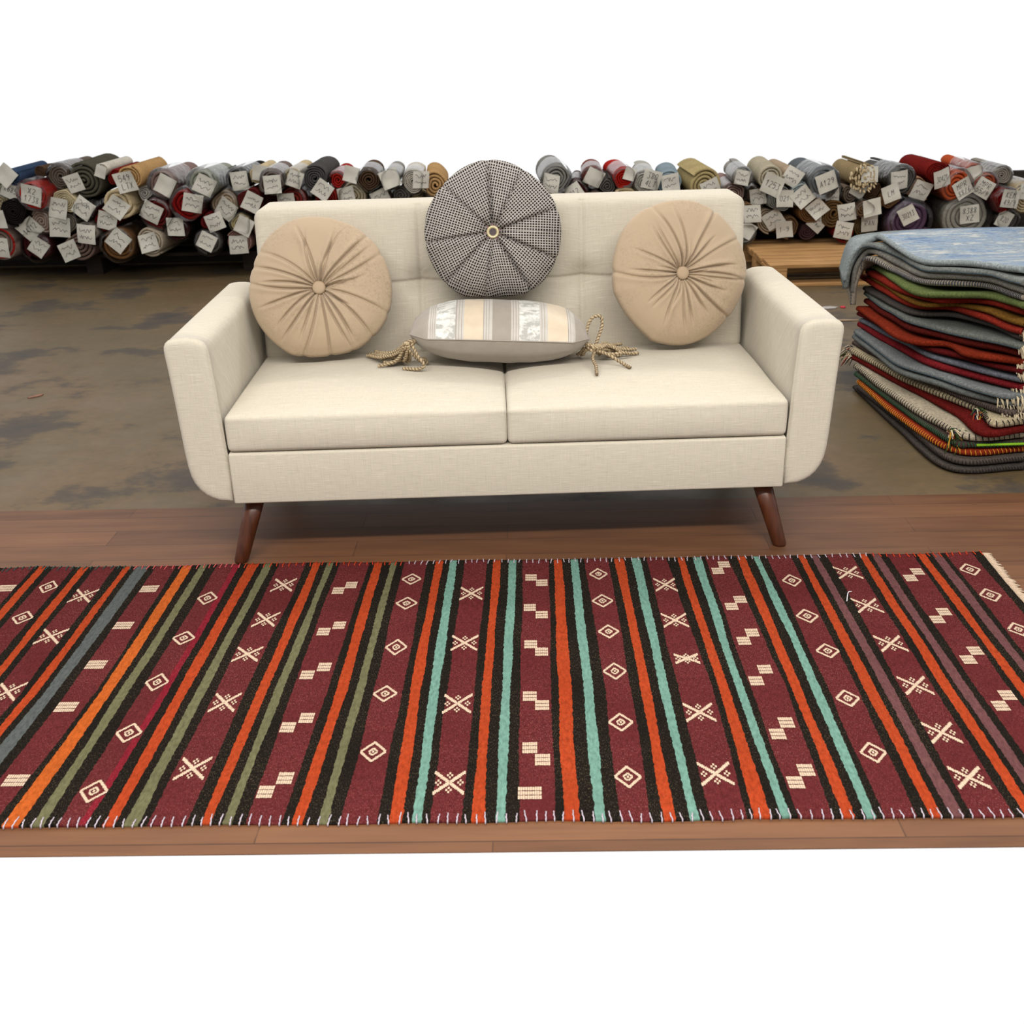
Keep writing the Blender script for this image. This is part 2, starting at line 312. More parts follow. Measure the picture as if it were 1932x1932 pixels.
        [0.631, 0.532, 0.0741, 'bright red', [0.031, 0.027, 15, 0.069, ''], 1, 0],
        [0.753, 0.5, 0.0843, 'pale grey', [0.038, 0.026, 14, 0.107, '380 4LT'], 1, 0],
        [0.9, 0.501, 0.0833, 'pale blue', [0.005, 0.001, -12, 0.1, '~'], 0, 0],
        [1.112, 0.479, 0.108, 'straw yellow', [0.03, -0.013, -25, 0.1, '~'], 0, 0],
        [1.29, 0.42, 0.0802, 'dusty mauve', None, 1, 0],
        [1.318, 0.53, 0.0617, 'silver grey', [-0.001, -0.002, 10, 0.082, '~'], 1, 0],
        [0.193, 0.421, 0.0586, 'brown', None, 0, 0],
        [1.487, 0.519, 0.0874, 'cream grey', [0.007, -0.034, 25, 0.113, '1253'], 0, 0],
        [1.617, 0.52, 0.0627, 'beige', [-0.001, 0.001, 30, 0.1, '~'], 0, 0],
        [1.543, 0.397, 0.0843, 'slate grey', [0.026, 0.007, 3, 0.095, '021'], 0, 0],
        [1.792, 0.491, 0.0977, 'slate blue', [0.014, 0.001, -22, 0.106, 'A129'], 1, 0],
        [1.669, 0.421, 0.0771, 'pale blue-grey', [0.009, -0.011, -38, 0.103, '~'], 0, 0],
        [2.022, 0.511, 0.0802, 'knotted brown and cream', [0.035, 0.017, 0, 0.087, ''], 0, 0],
        [1.422, 0.414, 0.0679, 'dark brown', [0.005, -0.004, -8, 0.091, '~'], 1, 0],
        [1.363, 0.317, 0.0782, 'brown', [0.026, 0.002, -2, 0.098, '~'], 0, 0],
        [1.511, 0.268, 0.0854, 'beige', [0.017, 0.007, -32, 0.102, '~'], 0, 0],
        [1.63, 0.223, 0.0751, 'brown', [-0.035, -0.009, -5, 0.095, '1·9'], 0, 0],
        [1.358, 0.203, 0.0658, 'grey', [0.011, 0.017, 30, 0.09, ''], 1, 0],
        [1.741, 0.32, 0.0843, 'chestnut brown', [0.031, 0.017, -40, 0.098, '~'], 0, 0],
        [1.74, 0.201, 0.0648, 'dark plum', [0.052, 0.052, 40, 0.098, '~'], 0, 0],
        [1.88, 0.306, 0.0915, 'walnut brown', [0.071, 0.006, -10, 0.099, '~'], 0, 0],
        [1.945, 0.198, 0.0648, 'dark red', [-0.013, 0.015, 10, 0.098, '~'], 0, 0],
        [2.091, 0.227, 0.0843, 'olive brown', [0.015, 0.01, -6, 0.095, 'RAN'], 0, 0],
        [1.891, 0.421, 0.0483, 'grey', [-0.021, -0.018, -10, 0.081, '~'], 1, 0],
        [1.981, 0.405, 0.0638, 'brown grey', [0.042, 0.033, 30, 0.093, '~'], 0, 0],
        [2.047, 0.336, 0.0586, 'brown', [0.042, 0.003, -15, 0.095, ''], 1, 0],
        [2.103, 0.423, 0.0699, 'dark brown', None, 0, 0],
        [2.255, 0.489, 0.0884, 'black and grey', [-0.016, -0.001, -8, 0.103, '~'], 1, 0],
        [2.198, 0.38, 0.0648, 'brown', [-0.008, 0.039, -20, 0.095, 'LM'], 0, 0],
        [2.321, 0.253, 0.1399, 'purple', [-0.016, 0.038, -30, 0.101, '30213'], 1, 0],
        [2.382, 0.425, 0.0833, 'salmon beige', [0.008, -0.004, 18, 0.103, '~'], 0, 0],
        [2.461, 0.52, 0.0771, 'dark red', [0.022, -0.026, -18, 0.1, '30421'], 0, 0],
        [2.582, 0.45, 0.0998, 'orange', [0.033, -0.017, -32, 0.1, 'MPR 88/6'], 1, 0],
        [2.684, 0.525, 0.0504, 'orange', [0.002, -0.018, -15, 0.089, ''], 1, 0],
        [2.754, 0.449, 0.0771, 'rust', [-0.011, -0.019, 28, 0.1, 'MPR 55/9'], 1, 0],
        [2.853, 0.366, 0.0874, 'deep red', [0.032, 0.006, 8, 0.101, 'KEM 49/9'], 1, 0],
        [2.677, 0.267, 0.1553, 'light grey', [0.01, 0.012, -7, 0.104, '8388 XZ'], 1, 0],
        [2.904, 0.249, 0.071, 'dark grey', [-0.022, -0, 25, 0.094, '820'], 1, 0],
        [2.998, 0.371, 0.0967, 'cream', [0.001, 0.032, 5, 0.088, '~'], 1, 0],
        [2.878, 0.486, 0.0617, 'cloudy grey', None, 1, 0],
        [-1.347, 0.23, 0.1145, 'mauve grey', None, 0, 1],
        [-1.064, 0.23, 0.1145, 'cream', None, 0, 1],
        [-0.756, 0.23, 0.1145, 'slate grey', None, 0, 1],
        [-0.488, 0.23, 0.1145, 'burgundy', None, 0, 1],
        [-0.31, 0.23, 0.1145, 'dark brown', None, 0, 1],
        [-0.145, 0.294, 0.1145, 'beige', None, 0, 1],
        [0.019, 0.23, 0.1145, 'mauve grey', None, 0, 1],
        [0.354, 0.23, 0.1145, 'cream', None, 0, 1],
        [0.572, 0.23, 0.1145, 'slate grey', None, 0, 1],
        [0.75, 0.23, 0.1145, 'burgundy', None, 0, 1],
        [1.015, 0.23, 0.1145, 'dark brown', None, 0, 1],
        [-1.508, 0.304, 0.1145, 'dark brown', None, 0, 1],
        [-1.207, 0.334, 0.1145, 'beige', None, 0, 1],
        [-0.91, 0.317, 0.1145, 'mauve grey', None, 0, 1],
        [-0.618, 0.344, 0.1145, 'cream', None, 0, 1],
        [-0.396, 0.384, 0.1145, 'slate grey', None, 0, 1],
        [-0.23, 0.453, 0.1145, 'burgundy', None, 0, 1],
        [-0.008, 0.411, 0.1145, 'dark brown', None, 0, 1],
        [0.186, 0.276, 0.1145, 'beige', None, 0, 1],
        [0.467, 0.358, 0.1145, 'mauve grey', None, 0, 1],
        [0.651, 0.38, 0.1145, 'cream', None, 0, 1],
        [0.882, 0.345, 0.1145, 'slate grey', None, 0, 1],
        [1.172, 0.313, 0.1145, 'burgundy', None, 0, 1]],
    'pile': [
        ['dark grey', [[1.345, 1.439, 0.012], [1.365, 0.936, 0.012], [1.403, 0.555, 0.012], [1.637, 0.549, 0.012]], 'braid'],
        ['grey brown', [[1.339, 1.363, 0.032], [1.378, 0.924, 0.034], [1.418, 0.567, 0.035], [1.638, 0.563, 0.037]], 'braid'],
        ['orange red', [[1.341, 1.377, 0.053], [1.36, 0.967, 0.055], [1.429, 0.592, 0.058], [1.643, 0.583, 0.062]], 'yellow'],
        ['multicolour dark', [[1.341, 1.421, 0.073], [1.375, 0.977, 0.077], [1.421, 0.621, 0.081], [1.482, 0.573, 0.083], [1.632, 0.566, 0.087]], 'multi'],
        ['cream', [[1.345, 1.45, 0.093], [1.376, 1.005, 0.098], [1.432, 0.661, 0.104], [1.482, 0.571, 0.107], [1.636, 0.586, 0.112]], 'black'],
        ['dark red', [[1.344, 1.525, 0.113], [1.405, 1.169, 0.119], [1.475, 0.803, 0.127], [1.484, 0.54, 0.131], [1.619, 0.555, 0.137]], ''],
        ['ivory', [[1.345, 1.543, 0.133], [1.426, 1.088, 0.143], [1.529, 0.715, 0.154], [1.52, 0.556, 0.157], [1.621, 0.568, 0.162]], 'black'],
        ['brown grey', [[1.367, 1.579, 0.154], [1.427, 1.176, 0.163], [1.487, 0.855, 0.173], [1.561, 0.605, 0.183], [1.619, 0.575, 0.187]], 'braid'],
        ['blue grey', [[1.372, 1.597, 0.175], [1.383, 1.09, 0.184], [1.474, 0.828, 0.195], [1.553, 0.632, 0.206], [1.615, 0.574, 0.212]], ''],
        ['pale blue grey', [[1.373, 1.593, 0.195], [1.39, 1.091, 0.206], [1.48, 0.828, 0.219], [1.545, 0.621, 0.23], [1.613, 0.58, 0.237]], 'line'],
        ['crimson', [[1.394, 1.629, 0.216], [1.448, 1.041, 0.234], [1.515, 0.834, 0.245], [1.59, 0.653, 0.258], [1.618, 0.6, 0.262]], ''],
        ['slate blue', [[1.392, 1.608, 0.237], [1.439, 1.171, 0.252], [1.477, 0.928, 0.262], [1.592, 0.626, 0.284], [1.613, 0.599, 0.287]], ''],
        ['wine red', [[1.387, 1.636, 0.257], [1.426, 1.214, 0.271], [1.468, 0.978, 0.283], [1.595, 0.622, 0.309], [1.608, 0.597, 0.312]], ''],
        ['rust red', [[1.384, 1.632, 0.277], [1.398, 1.088, 0.294], [1.5, 0.944, 0.31], [1.509, 0.785, 0.317], [1.597, 0.636, 0.334], [1.609, 0.609, 0.337]], ''],
        ['maroon', [[1.42, 1.66, 0.301], [1.432, 1.172, 0.317], [1.498, 0.948, 0.333], [1.599, 0.65, 0.359], [1.611, 0.622, 0.362]], ''],
        ['sage grey', [[1.434, 1.717, 0.321], [1.434, 1.185, 0.339], [1.537, 0.82, 0.367], [1.588, 0.632, 0.384], [1.602, 0.611, 0.387]], 'line'],
        ['dark grey', [[1.427, 1.714, 0.342], [1.442, 1.22, 0.361], [1.549, 1.058, 0.381], [1.597, 0.87, 0.397], [1.599, 0.659, 0.409], [1.606, 0.631, 0.412]], ''],
        ['bright red', [[1.454, 1.848, 0.361], [1.454, 1.266, 0.382], [1.554, 1.056, 0.406], [1.59, 0.648, 0.434], [1.597, 0.618, 0.437]], ''],
        ['gold', [[1.454, 1.756, 0.385], [1.444, 1.152, 0.408], [1.551, 1.006, 0.432], [1.587, 0.629, 0.46], [1.591, 0.613, 0.462]], ''],
        ['red', [[1.44, 1.743, 0.405], [1.436, 1.305, 0.422], [1.475, 1.058, 0.44], [1.569, 0.94, 0.462], [1.606, 0.66, 0.487]], ''],
        ['green', [[1.421, 1.708, 0.425], [1.458, 1.693, 0.43], [1.443, 1.415, 0.44], [1.428, 1.119, 0.452], [1.492, 0.983, 0.471], [1.575, 0.849, 0.493], [1.589, 0.627, 0.512]], ''],
        ['beige and navy', [[1.371, 1.66, 0.288], [1.37, 1.66, 0.365], [1.393, 1.66, 0.449], [1.405, 1.6, 0.481], [1.459, 1.475, 0.462], [1.476, 1.147, 0.482], [1.588, 0.893, 0.517], [1.589, 0.638, 0.537]], 'navy'],
        ['light grey', [[1.364, 1.66, 0.338], [1.368, 1.66, 0.431], [1.4, 1.66, 0.489], [1.423, 1.6, 0.507], [1.474, 1.465, 0.486], [1.476, 1.155, 0.504], [1.578, 0.875, 0.542], [1.582, 0.63, 0.562]], ''],
        ['grey blue', [[1.334, 1.66, 0.355], [1.343, 1.66, 0.437], [1.376, 1.66, 0.506], [1.41, 1.6, 0.531], [1.482, 1.482, 0.509], [1.472, 1.151, 0.526], [1.567, 0.856, 0.566], [1.57, 0.611, 0.587]], 'line'],
        ['pale blue', [[1.326, 1.66, 0.385], [1.351, 1.66, 0.49], [1.421, 1.66, 0.545], [1.444, 1.6, 0.559], [1.47, 1.343, 0.537], [1.482, 1.121, 0.553], [1.553, 0.942, 0.581], [1.591, 0.671, 0.612]], '']]}
ZF = .0022

# ------------------------------------------------------------------ the kilim runner
def mat_weave(name, c, fleck, amt, dark=.7):
    t = NT(name); col = lin(c)
    n1 = t.noise(t.coord(scale=(700, 170, 1)), 1.0, 2, .6); n2 = t.noise(t.coord(scale=(160, 60, 1)), 1.0, 3); n3 = t.noise(t.coord(), 7, 4)
    base = t.ramp(n2, [(.3, mul(col, dark)), (.52, col), (.75, mul(col, 1.25))])
    base = t.mix(t.ramp(n3, [(.35, (0, 0, 0, 1)), (.7, (.35, .35, .35, 1))]), base, mul(col, .66))
    f = t.ramp(n1, [(.60-.10*amt, (0, 0, 0, 1)), (.72-.06*amt, (min(1, amt),)*3+(1,))])
    reg = t.ramp(t.noise(t.coord(), 4.5, 3), [(.35, (.25, .25, .25, 1)), (.65, (1, 1, 1, 1))])
    c2 = t.mix(t.math('MULTIPLY', f, reg), base, lin(fleck))
    ht = t.n('ShaderNodeTexWave', wave_type='BANDS', bands_direction='X'); ht.inputs['Scale'].default_value = 110; ht.inputs['Distortion'].default_value = 1.5
    t.l(t.coord(), ht.inputs['Vector'])
    t.bump(t.math('ADD', ht.outputs['Fac'], n1), .45, .0016)
    return t.fin(c2, 1.0, .02)
KM = {'M': mat_weave('maroon_wool', (92, 36, 38), (164, 104, 96), .62), 'K': mat_weave('black_wool', (28, 24, 21), (134, 118, 92), .46, .8),
      'O': mat_weave('orange_wool', (164, 62, 32), (198, 118, 78), .45), 'G': mat_weave('olive_wool', (104, 102, 74), (138, 136, 106), .35),
      'T': mat_weave('turquoise_wool', (108, 146, 132), (140, 174, 160), .35), 'S': mat_weave('slate_wool', (84, 88, 86), (128, 130, 122), .4),
      'P': mat_weave('plum_wool', (102, 66, 66), (150, 110, 106), .5), 'R': mat_weave('crimson_wool', (122, 30, 42), (170, 96, 92), .55)}
KM['O2'] = mat_weave('amber_wool', (180, 86, 35), (210, 142, 84), .45)
CREAM = mat_plain('cream_yarn', (200, 176, 152), 1.0, .02, 300, .2, .4)
def build_runner():
    cols, X, YR = DATA['cols'], DATA['X'], DATA['Y']
    y0, y1 = -1.1218, -.0485
    NY = 190
    bx = [list(x) for x in X]
    # the cloth runs on past the left edge of the picture
    left = []
    for c, wd in (('K', .035), ('O', .03), ('K', .04), ('M', .085), ('K', .035), ('O', .03), ('K', .035), ('M', .09), ('K', .03), ('T', .03), ('K', .03)):
        left.append((c, wd))
    first = [bx[0][k]-.083 for k in range(3)]
    bounds = [first]; cc = []
    for c, wd in left:
        bounds.insert(0, [v-wd for v in bounds[0]]); cc.insert(0, c)
    cc.append('M'); bounds += bx; cc += cols[1:]
    # bounds[i], bounds[i+1] enclose colour cc[i]
    def bound(i, y):
        b = bounds[i]; k = 0 if y > YR[1] else 1
        t = (y-YR[k])/(YR[k+1]-YR[k]); t = max(-.45, min(1.25, t)) if k == 1 else max(-.5, t)
        v = b[k]+(b[k+1]-b[k])*t
        v += .0034*noise.noise(Vector((i*3.7, y*5, 0)))+.0009*noise.noise(Vector((i*5.1, y*60, 3)))
        return v
    names = ['M', 'K', 'O', 'G', 'T', 'S', 'P', 'R', 'O2']; mats = [KM[k] for k in names]+[CREAM]
    def ht(x, y):
        e = min(y-y0, y1-y)
        z = ZF+.0042+.0022*(noise.noise(Vector((x*3.1, y*2.2, 1)))+.6*noise.noise(Vector((x*9, y*4, 2))))
        z += .005*max(0, noise.noise(Vector((x*4.3, y*1.4, 8))))*math.exp(-max(0, e)/.12)
        return max(z, ZF+.0028)
    def edge(x, far): return .006*noise.noise(Vector((x*5, 7 if far else 1, 0)))+.0025*noise.noise(Vector((x*23, 3 if far else 9, 0)))
    mb = MB(); sub = {'M': 4, 'K': 2, 'O': 2, 'G': 2, 'T': 2, 'S': 2, 'P': 2}
    rows = []; cm = []
    for i, c in enumerate(cc):
        for k in range(sub[c]): cm.append((i, k, sub[c], c))
    for r in range(NY+1):
        t = r/NY; row = []
        for (i, k, n, c) in cm+[(len(cc)-1, 1, 1, 'K')]:
            yy = y0+(y1-y0)*t
            a, b = bound(i, yy), bound(i+1, yy)
            jag = .0011*(random.random()-.5)*2 if k == 0 else 0
            x = a+(b-a)*k/n+jag
            y = yy+(edge(x, False) if r == 0 else 0)*(1)+(edge(x, True) if r == NY else 0)
            if 0 < r < 8: y += edge(x, False)*(1-r/8)
            if NY-8 < r < NY: y += edge(x, True)*(1-(NY-r)/8)
            row.append(mb.vert((x, y, ht(x, y))))
        rows.append(row)
    # the weaver's changes of dye: one orange is paler, one maroon turns crimson
    def mi(r, j):
        i, k, n, c = cm[j]
        if c == 'O' and i == len(left)+15+1: return 8
        if c == 'M' and i == len(left)+20 and k == n-1 and noise.noise(Vector((r*.09, 4, 0))) > -.35: return 7
        return names.index(c)
    mb.grid(rows, mi)
    # hems down to the floor
    for rr, fl in ((rows[0], True), (rows[-1], False)):
        low = [mb.vert((mb.v[q][0], mb.v[q][1]+(.001 if fl else -.001), ZF)) for q in rr]
        mb.grid([low, rr] if fl else [rr, low], lambda r, j: names.index(cm[j][3]))
    for jj, fl in ((0, True), (-1, False)):
        cl = [r[jj] for r in rows]; low = [mb.vert((mb.v[q][0], mb.v[q][1], ZF)) for q in cl]
        mb.grid([cl, low] if fl else [low, cl], 1)
    # woven motifs, a hair proud of the ground cloth
    def quad(x, y, w_, h_, rot=0.0):
        c_, s_ = cos(rot), sin(rot); q = []
        for a, b in ((-1, -1), (1, -1), (1, 1), (-1, 1)):
            px, py = a*w_/2, b*h_/2; X_, Y_ = x+px*c_-py*s_, y+px*s_+py*c_
            q.append(mb.vert((X_, Y_, ht(X_, Y_)+.0011)))
        mb.face(q, 9)
    def stroke(x0_, y0_, x1_, y1_, th, pitch=.0042):
        L = math.hypot(x1_-x0_, y1_-y0_); n = max(2, int(L/pitch))
        for i in range(n):
            t = (i+.5)/n; j = .0004
            quad(x0_+(x1_-x0_)*t+random.uniform(-j, j), y0_+(y1_-y0_)*t+random.uniform(-j, j), pitch*.86, th*random.uniform(.85, 1.12), random.uniform(-.08, .08))
    def motif(k, x, y):
        if k in 'Xx':
            w_, h_ = .029*random.uniform(.93, 1.07), (.033 if k == 'X' else .018)*random.uniform(.93, 1.07)
            stroke(x-w_, y-h_, x+w_, y+h_, .0105, .0046); stroke(x-w_, y+h_, x+w_, y-h_, .0105, .0046)
            for dx, dy in ((0, .68), (0, -.68), (.72, 0), (-.72, 0)):
                for a, b in ((.0042, 0), (-.0042, 0), (0, .0062), (0, -.0062)): quad(x+dx*w_+a, y+dy*h_+b, .0036, .0064)
        elif k == 'D':
            w_, h_ = .0245*random.uniform(.93, 1.08), .031*random.uniform(.93, 1.08)
            for a, b, c_, d_ in ((-1, 0, 0, 1), (0, 1, 1, 0), (1, 0, 0, -1), (0, -1, -1, 0)): stroke(x+a*w_, y+b*h_, x+c_*w_, y+d_*h_, .0082, .0036)
            for a, b, c_, d_ in ((-.36, 0, 0, .36), (0, .36, .36, 0), (.36, 0, 0, -.36), (-.05, -.36, -.3, -.1)): stroke(x+a*w_, y+b*h_, x+c_*w_, y+d_*h_, .0062, .0034)
            quad(x, y, .004, .007)
        else:
            w_ = .045 if k == 'B' else .03
            for r in (-1, 0, 1):
                n = int(w_/.0042)
                for i in range(n): quad(x-w_/2+(i+.5)*w_/n, y+r*.0127, .0038, .0108*random.uniform(.9, 1.08))
    for k, x, y in DATA['mot']: motif(k, x, y)
    root = mb.build('kilim_runner', mats, smooth=False)
    for q in root.data.polygons: q.use_smooth = q.material_index != 9
    tag(root, 'long striped kilim runner in maroon, black, orange and turquoise lying before the sofa', 'rug')
    # overcast stitches along both long edges
    th = [mat_plain('lilac_thread', (188, 176, 186), 1, .02), mat_plain('pink_thread', (205, 92, 92), 1, .02), mat_plain('red_thread', (196, 66, 36), 1, .02), mat_plain('teal_thread', (52, 82, 76), 1, .02)]
    for far in (False, True):
        sm = MB()
        x = -1.7
        while x < 1.26:
            x += random.uniform(.0145, .02)
            L = random.uniform(.016, .026)
            if far: k = 3 if x < -1.02 else 1 if x < -.72 else 2 if x < -.28 else 0 if x < .98 else 2
            else: k = 3 if x < -.98 else 0
            y = (y1+edge(x, True)) if far else (y0+edge(x, False))
            sg = -1 if far else 1; sl = random.uniform(-.004, .002)
            pts = [(x+sl*t+.0006*sin(t*9), y+sg*L*t-sg*.001, ht(x, y+sg*L*t)+.0012) for t in (0, .25, .5, .75, 1)]
            pts = [(pts[0][0], pts[0][1]-sg*.002, ZF+.001)]+pts
            sm.tube(pts, [.0013, .0016, .0011, .0016, .0011, .0015], 5, k)
        sm.build('edge_stitching', th, root)
    fr = MB(); y = y0+.004; bi = len(bounds)-1
    while y < y1-.004:
        x = bound(bi, y); L = random.uniform(.016, .026)
        for q in range(2):
            dy = random.uniform(-.003, .003)
            fr.tube([(x-.003, y, ht(x, y)), (x+L*.5, y+dy*.5, ZF+.004), (x+L, y+dy, ZF+.002)], [.0016, .0018, .0011], 5)
        y += .0048
    fr.build('fringe', CREAM, root)
    ld = MB(); ld.tube(catmull([(.848, -.315, ZF+.006), (.853, -.298, ZF+.010), (.862, -.275, ZF+.010), (.872, -.268, ZF+.008)], 5), .0011, 6)
    ld.build('loose_thread', mat_plain('white_thread', (225, 225, 230), 1, .02), root)
build_runner()

# ------------------------------------------------------------------ the sofa
TH, SX = 0.0346, 0.0125
def sofa_pt(x, y, z): return (SX+cos(TH)*x-sin(TH)*y, sin(TH)*x+cos(TH)*y, z)
sofa = tag(empty('sofa', (SX, 0, 0), (0, 0, TH)), 'cream linen two-seat sofa with rounded arms and tapered dark wooden legs', 'sofa')
def build_sofa():
    # arms
    prof = [(.738, .182), (.777, .184), (.796, .192), (.812, .202), (.826, .217), (.837, .236), (.844, .257), (.848, .282), (.851, .32), (.8535, .38), (.857, .46), (.861, .54), (.864, .582), (.8648, .598), (.8635, .609), (.859, .618), (.851, .6245), (.838, .628), (.82, .6295), (.80, .629), (.783, .6265), (.769, .621), (.7605, .613), (.756, .602), (.7545, .588), (.752, .55), (.749, .49), (.746, .42), (.743, .34), (.740, .25)]
    cx = sum(p[0] for p in prof)/len(prof); cz = sum(p[1] for p in prof)/len(prof)
    for s in (-1, 1):
        mb = MB(); rows = []
        ys = [(-.002, .022), (-.002, .012), (.0, .006), (.003, .0025), (.009, .0), (.0095, -.0012), (.0125, -.0012), (.013, 0)]+[(.013+.70*i/10, -.0006*sin(PI*i/10)) for i in range(1, 11)]+[(.722, .003), (.728, .012)]
        N = len(prof)
        for y, ins in ys:
            row = []
            for i, (x, z) in enumerate(prof):
                x0, z0 = prof[i-1]; x1, z1 = prof[(i+1) % N]
                tx, tz = x1-x0, z1-z0; L = math.hypot(tx, tz)
                nx, nz = (-tz/L, tx/L) if i else (1, 1)
                # the arm dips very slightly toward its back end
                row.append(mb.vert((s*(x+nx*ins), y, z+nz*ins)))
            rows.append(row)
        mb.grid(rows, 0, closed=True, flip=(s < 0))
        mb.face(rows[0][::-1] if s > 0 else rows[0]); mb.face(rows[-1] if s > 0 else rows[-1][::-1])
        mb.build('arm', LINEN, sofa)
    # apron under the seat
    mb = MB(); rbox(mb, (0, .357, .2485), (.7375, .362, .0715), .006, (20, 6, 2))
    mb.build('seat_base', LINEN, sofa)
    # seat cushions
    for s in (-1, 1):
        hw, hd, hh = .3682, .2985, .05
        def disp(p, n, hw=hw, hd=hd):
            u, v = p.x/hw, p.y/hd
            cr = max(0, 1-abs(u)**3.2)*max(0, 1-abs(v)**3.2)
            q = p.copy()
            if n.z > .3: q.z += .021*cr+.0025*noise.noise(Vector((p.x*6+s*9, p.y*6, 0)))
            if n.z < -.3: q.z += 0
            f = max(0, 1-(p.z/.05)**2)
            if n.y < -.5: q.y -= .007*f*(1-u**4); 
            if abs(n.x) > .5: q.x += math.copysign(.001*f, n.x)
            # piping line at the upper front edge
            if n.y < -.55 and abs(p.z-.042) < .006: q.y -= .0016
            # soft dip toward the crease between both cushions at the back
            if u*s < -.6 and v > -.2 and n.z > .2: q.z -= .018*((-u*s-.6)/.4)**2*min(1, (v+.2)/.8)
            return q
        mb = MB(); rbox(mb, (s*.3690, .2955, .372), (hw, hd, hh), .014, (22, 18, 8), disp)
        c = mb.build('seat_cushion', LINEN, sofa)
    # backrest: three by two tufted panels, leaning back a little
    def bd(p, n):
        q = p.copy(); z = p.z+.632
        if n.y < .3:
            g = 0
            for xs in (-.244, .244): g += math.exp(-((p.x-xs)/.006)**2)*.009+math.exp(-((p.x-xs)/.05)**2)*.007
            g += math.exp(-((z-.634)/.006)**2)*.008+math.exp(-((z-.634)/.045)**2)*.006
            for xs in (-.244, .244): g += .022*math.exp(-(((p.x-xs)/.045)**2+((z-.634)/.04)**2))
            q.y += g*max(0, min(1, -n.y*1.4))
            q.y -= .010*(1-(p.x/.74)**6)*max(0, -n.y)*max(0, 1-abs((z-.63)/.25)**4)
        q.y += (z-.43)*.13
        cz = .862
        # round the two upper corners as seen from the front
        ex = abs(q.x)-(.737-.042); ez = q.z+.632-(cz-.042)
        if ex > 0 and ez > 0:
            L = math.hypot(ex, ez)
            if L > .042:
                k = .042/L; q.x = math.copysign(.737-.042+ex*k, q.x); q.z = (cz-.042+ez*k)-.632
        return q
    mb = MB(); rbox(mb, (0, .655, .632), (.737, .075, .230), .024, (230, 3, 100), bd)
    mb.build('backrest', LINEN, sofa)
    # legs
    for sx, yb, yt in ((-1, .004, .055), (1, .004, .055), (-1, .66, .62), (1, .66, .62)):
        mb = MB(); pts = []; rad = []
        zb = .0021 if yb < .3 else .0003
        for t in (0, .02, .04, .3, .6, 1):
            pts.append((sx*(.743-.052*t), yb+(yt-yb)*t, zb+(.179-zb)*t)); rad.append((.0165 if t == 0 else .0185 if t == .02 else .0195)+.0085*t)
        rows = []
        for p_, r_ in zip(pts, rad):
            rows.append([mb.vert((p_[0]+cos(2*PI*k/28)*r_, p_[1]+sin(2*PI*k/28)*r_, p_[2])) for k in range(28)])
        mb.grid(rows, 0, closed=True); mb.face(rows[0][::-1]); mb.face(rows[-1])
        mb.build('leg', WALNUT, sofa)
build_sofa()

# ------------------------------------------------------------------ round cushions
def mat_tweed(name, c):
    t = NT(name); col = lin(c); v = t.coord()
    n = t.noise(v, 330, 3, .7); n2 = t.noise(v, 120, 3, .7); big = t.noise(v, 7, 3)
    f = t.math('MULTIPLY', n, n2)
    base = t.ramp(f, [(.15, mul(col, .50)), (.25, col), (.42, mul(col, 1.14))])
    base = t.mix(t.ramp(big, [(.4, (0, 0, 0, 1)), (.65, (.5, .5, .5, 1))]), mul(col, 1.03), base)
    t.bump(f, .35, .0012)
    return t.fin(base, .75, .18, .15)
TWEED = mat_tweed('tan_tweed', (182, 160, 133)); TWEED_B = mat_plain('tan_cloth', (182, 159, 131), .7, .2, 400, .08, .2)
def mat_knit():
    t = NT('black_and_white_knit')
    c = t.n('ShaderNodeTexCoord'); br = t.n('ShaderNodeTexBrick', offset=0, offset_frequency=2)
    for k, x in (('Scale', 1.0), ('Mortar Size', .0019), ('Mortar Smooth', .25), ('Brick Width', .0084), ('Row Height', .0094)): br.inputs[k].default_value = x
    br.inputs['Color1'].default_value = lin((26, 23, 24)); br.inputs['Color2'].default_value = lin((44, 38, 38)); br.inputs['Mortar'].default_value = lin((190, 183, 176))
    t.l(c.outputs['UV'], br.inputs['Vector'])
    n = t.noise(t.coord(), 230, 2)
    col = t.mix(t.ramp(n, [(.4, (0, 0, 0, 1)), (.75, (.3, .3, .3, 1))]), br.outputs['Color'], lin((120, 112, 106)))
    t.bump(t.math('ADD', br.outputs['Fac'], n), .8, .0035)
    return t.fin(col, 1.0, .03)
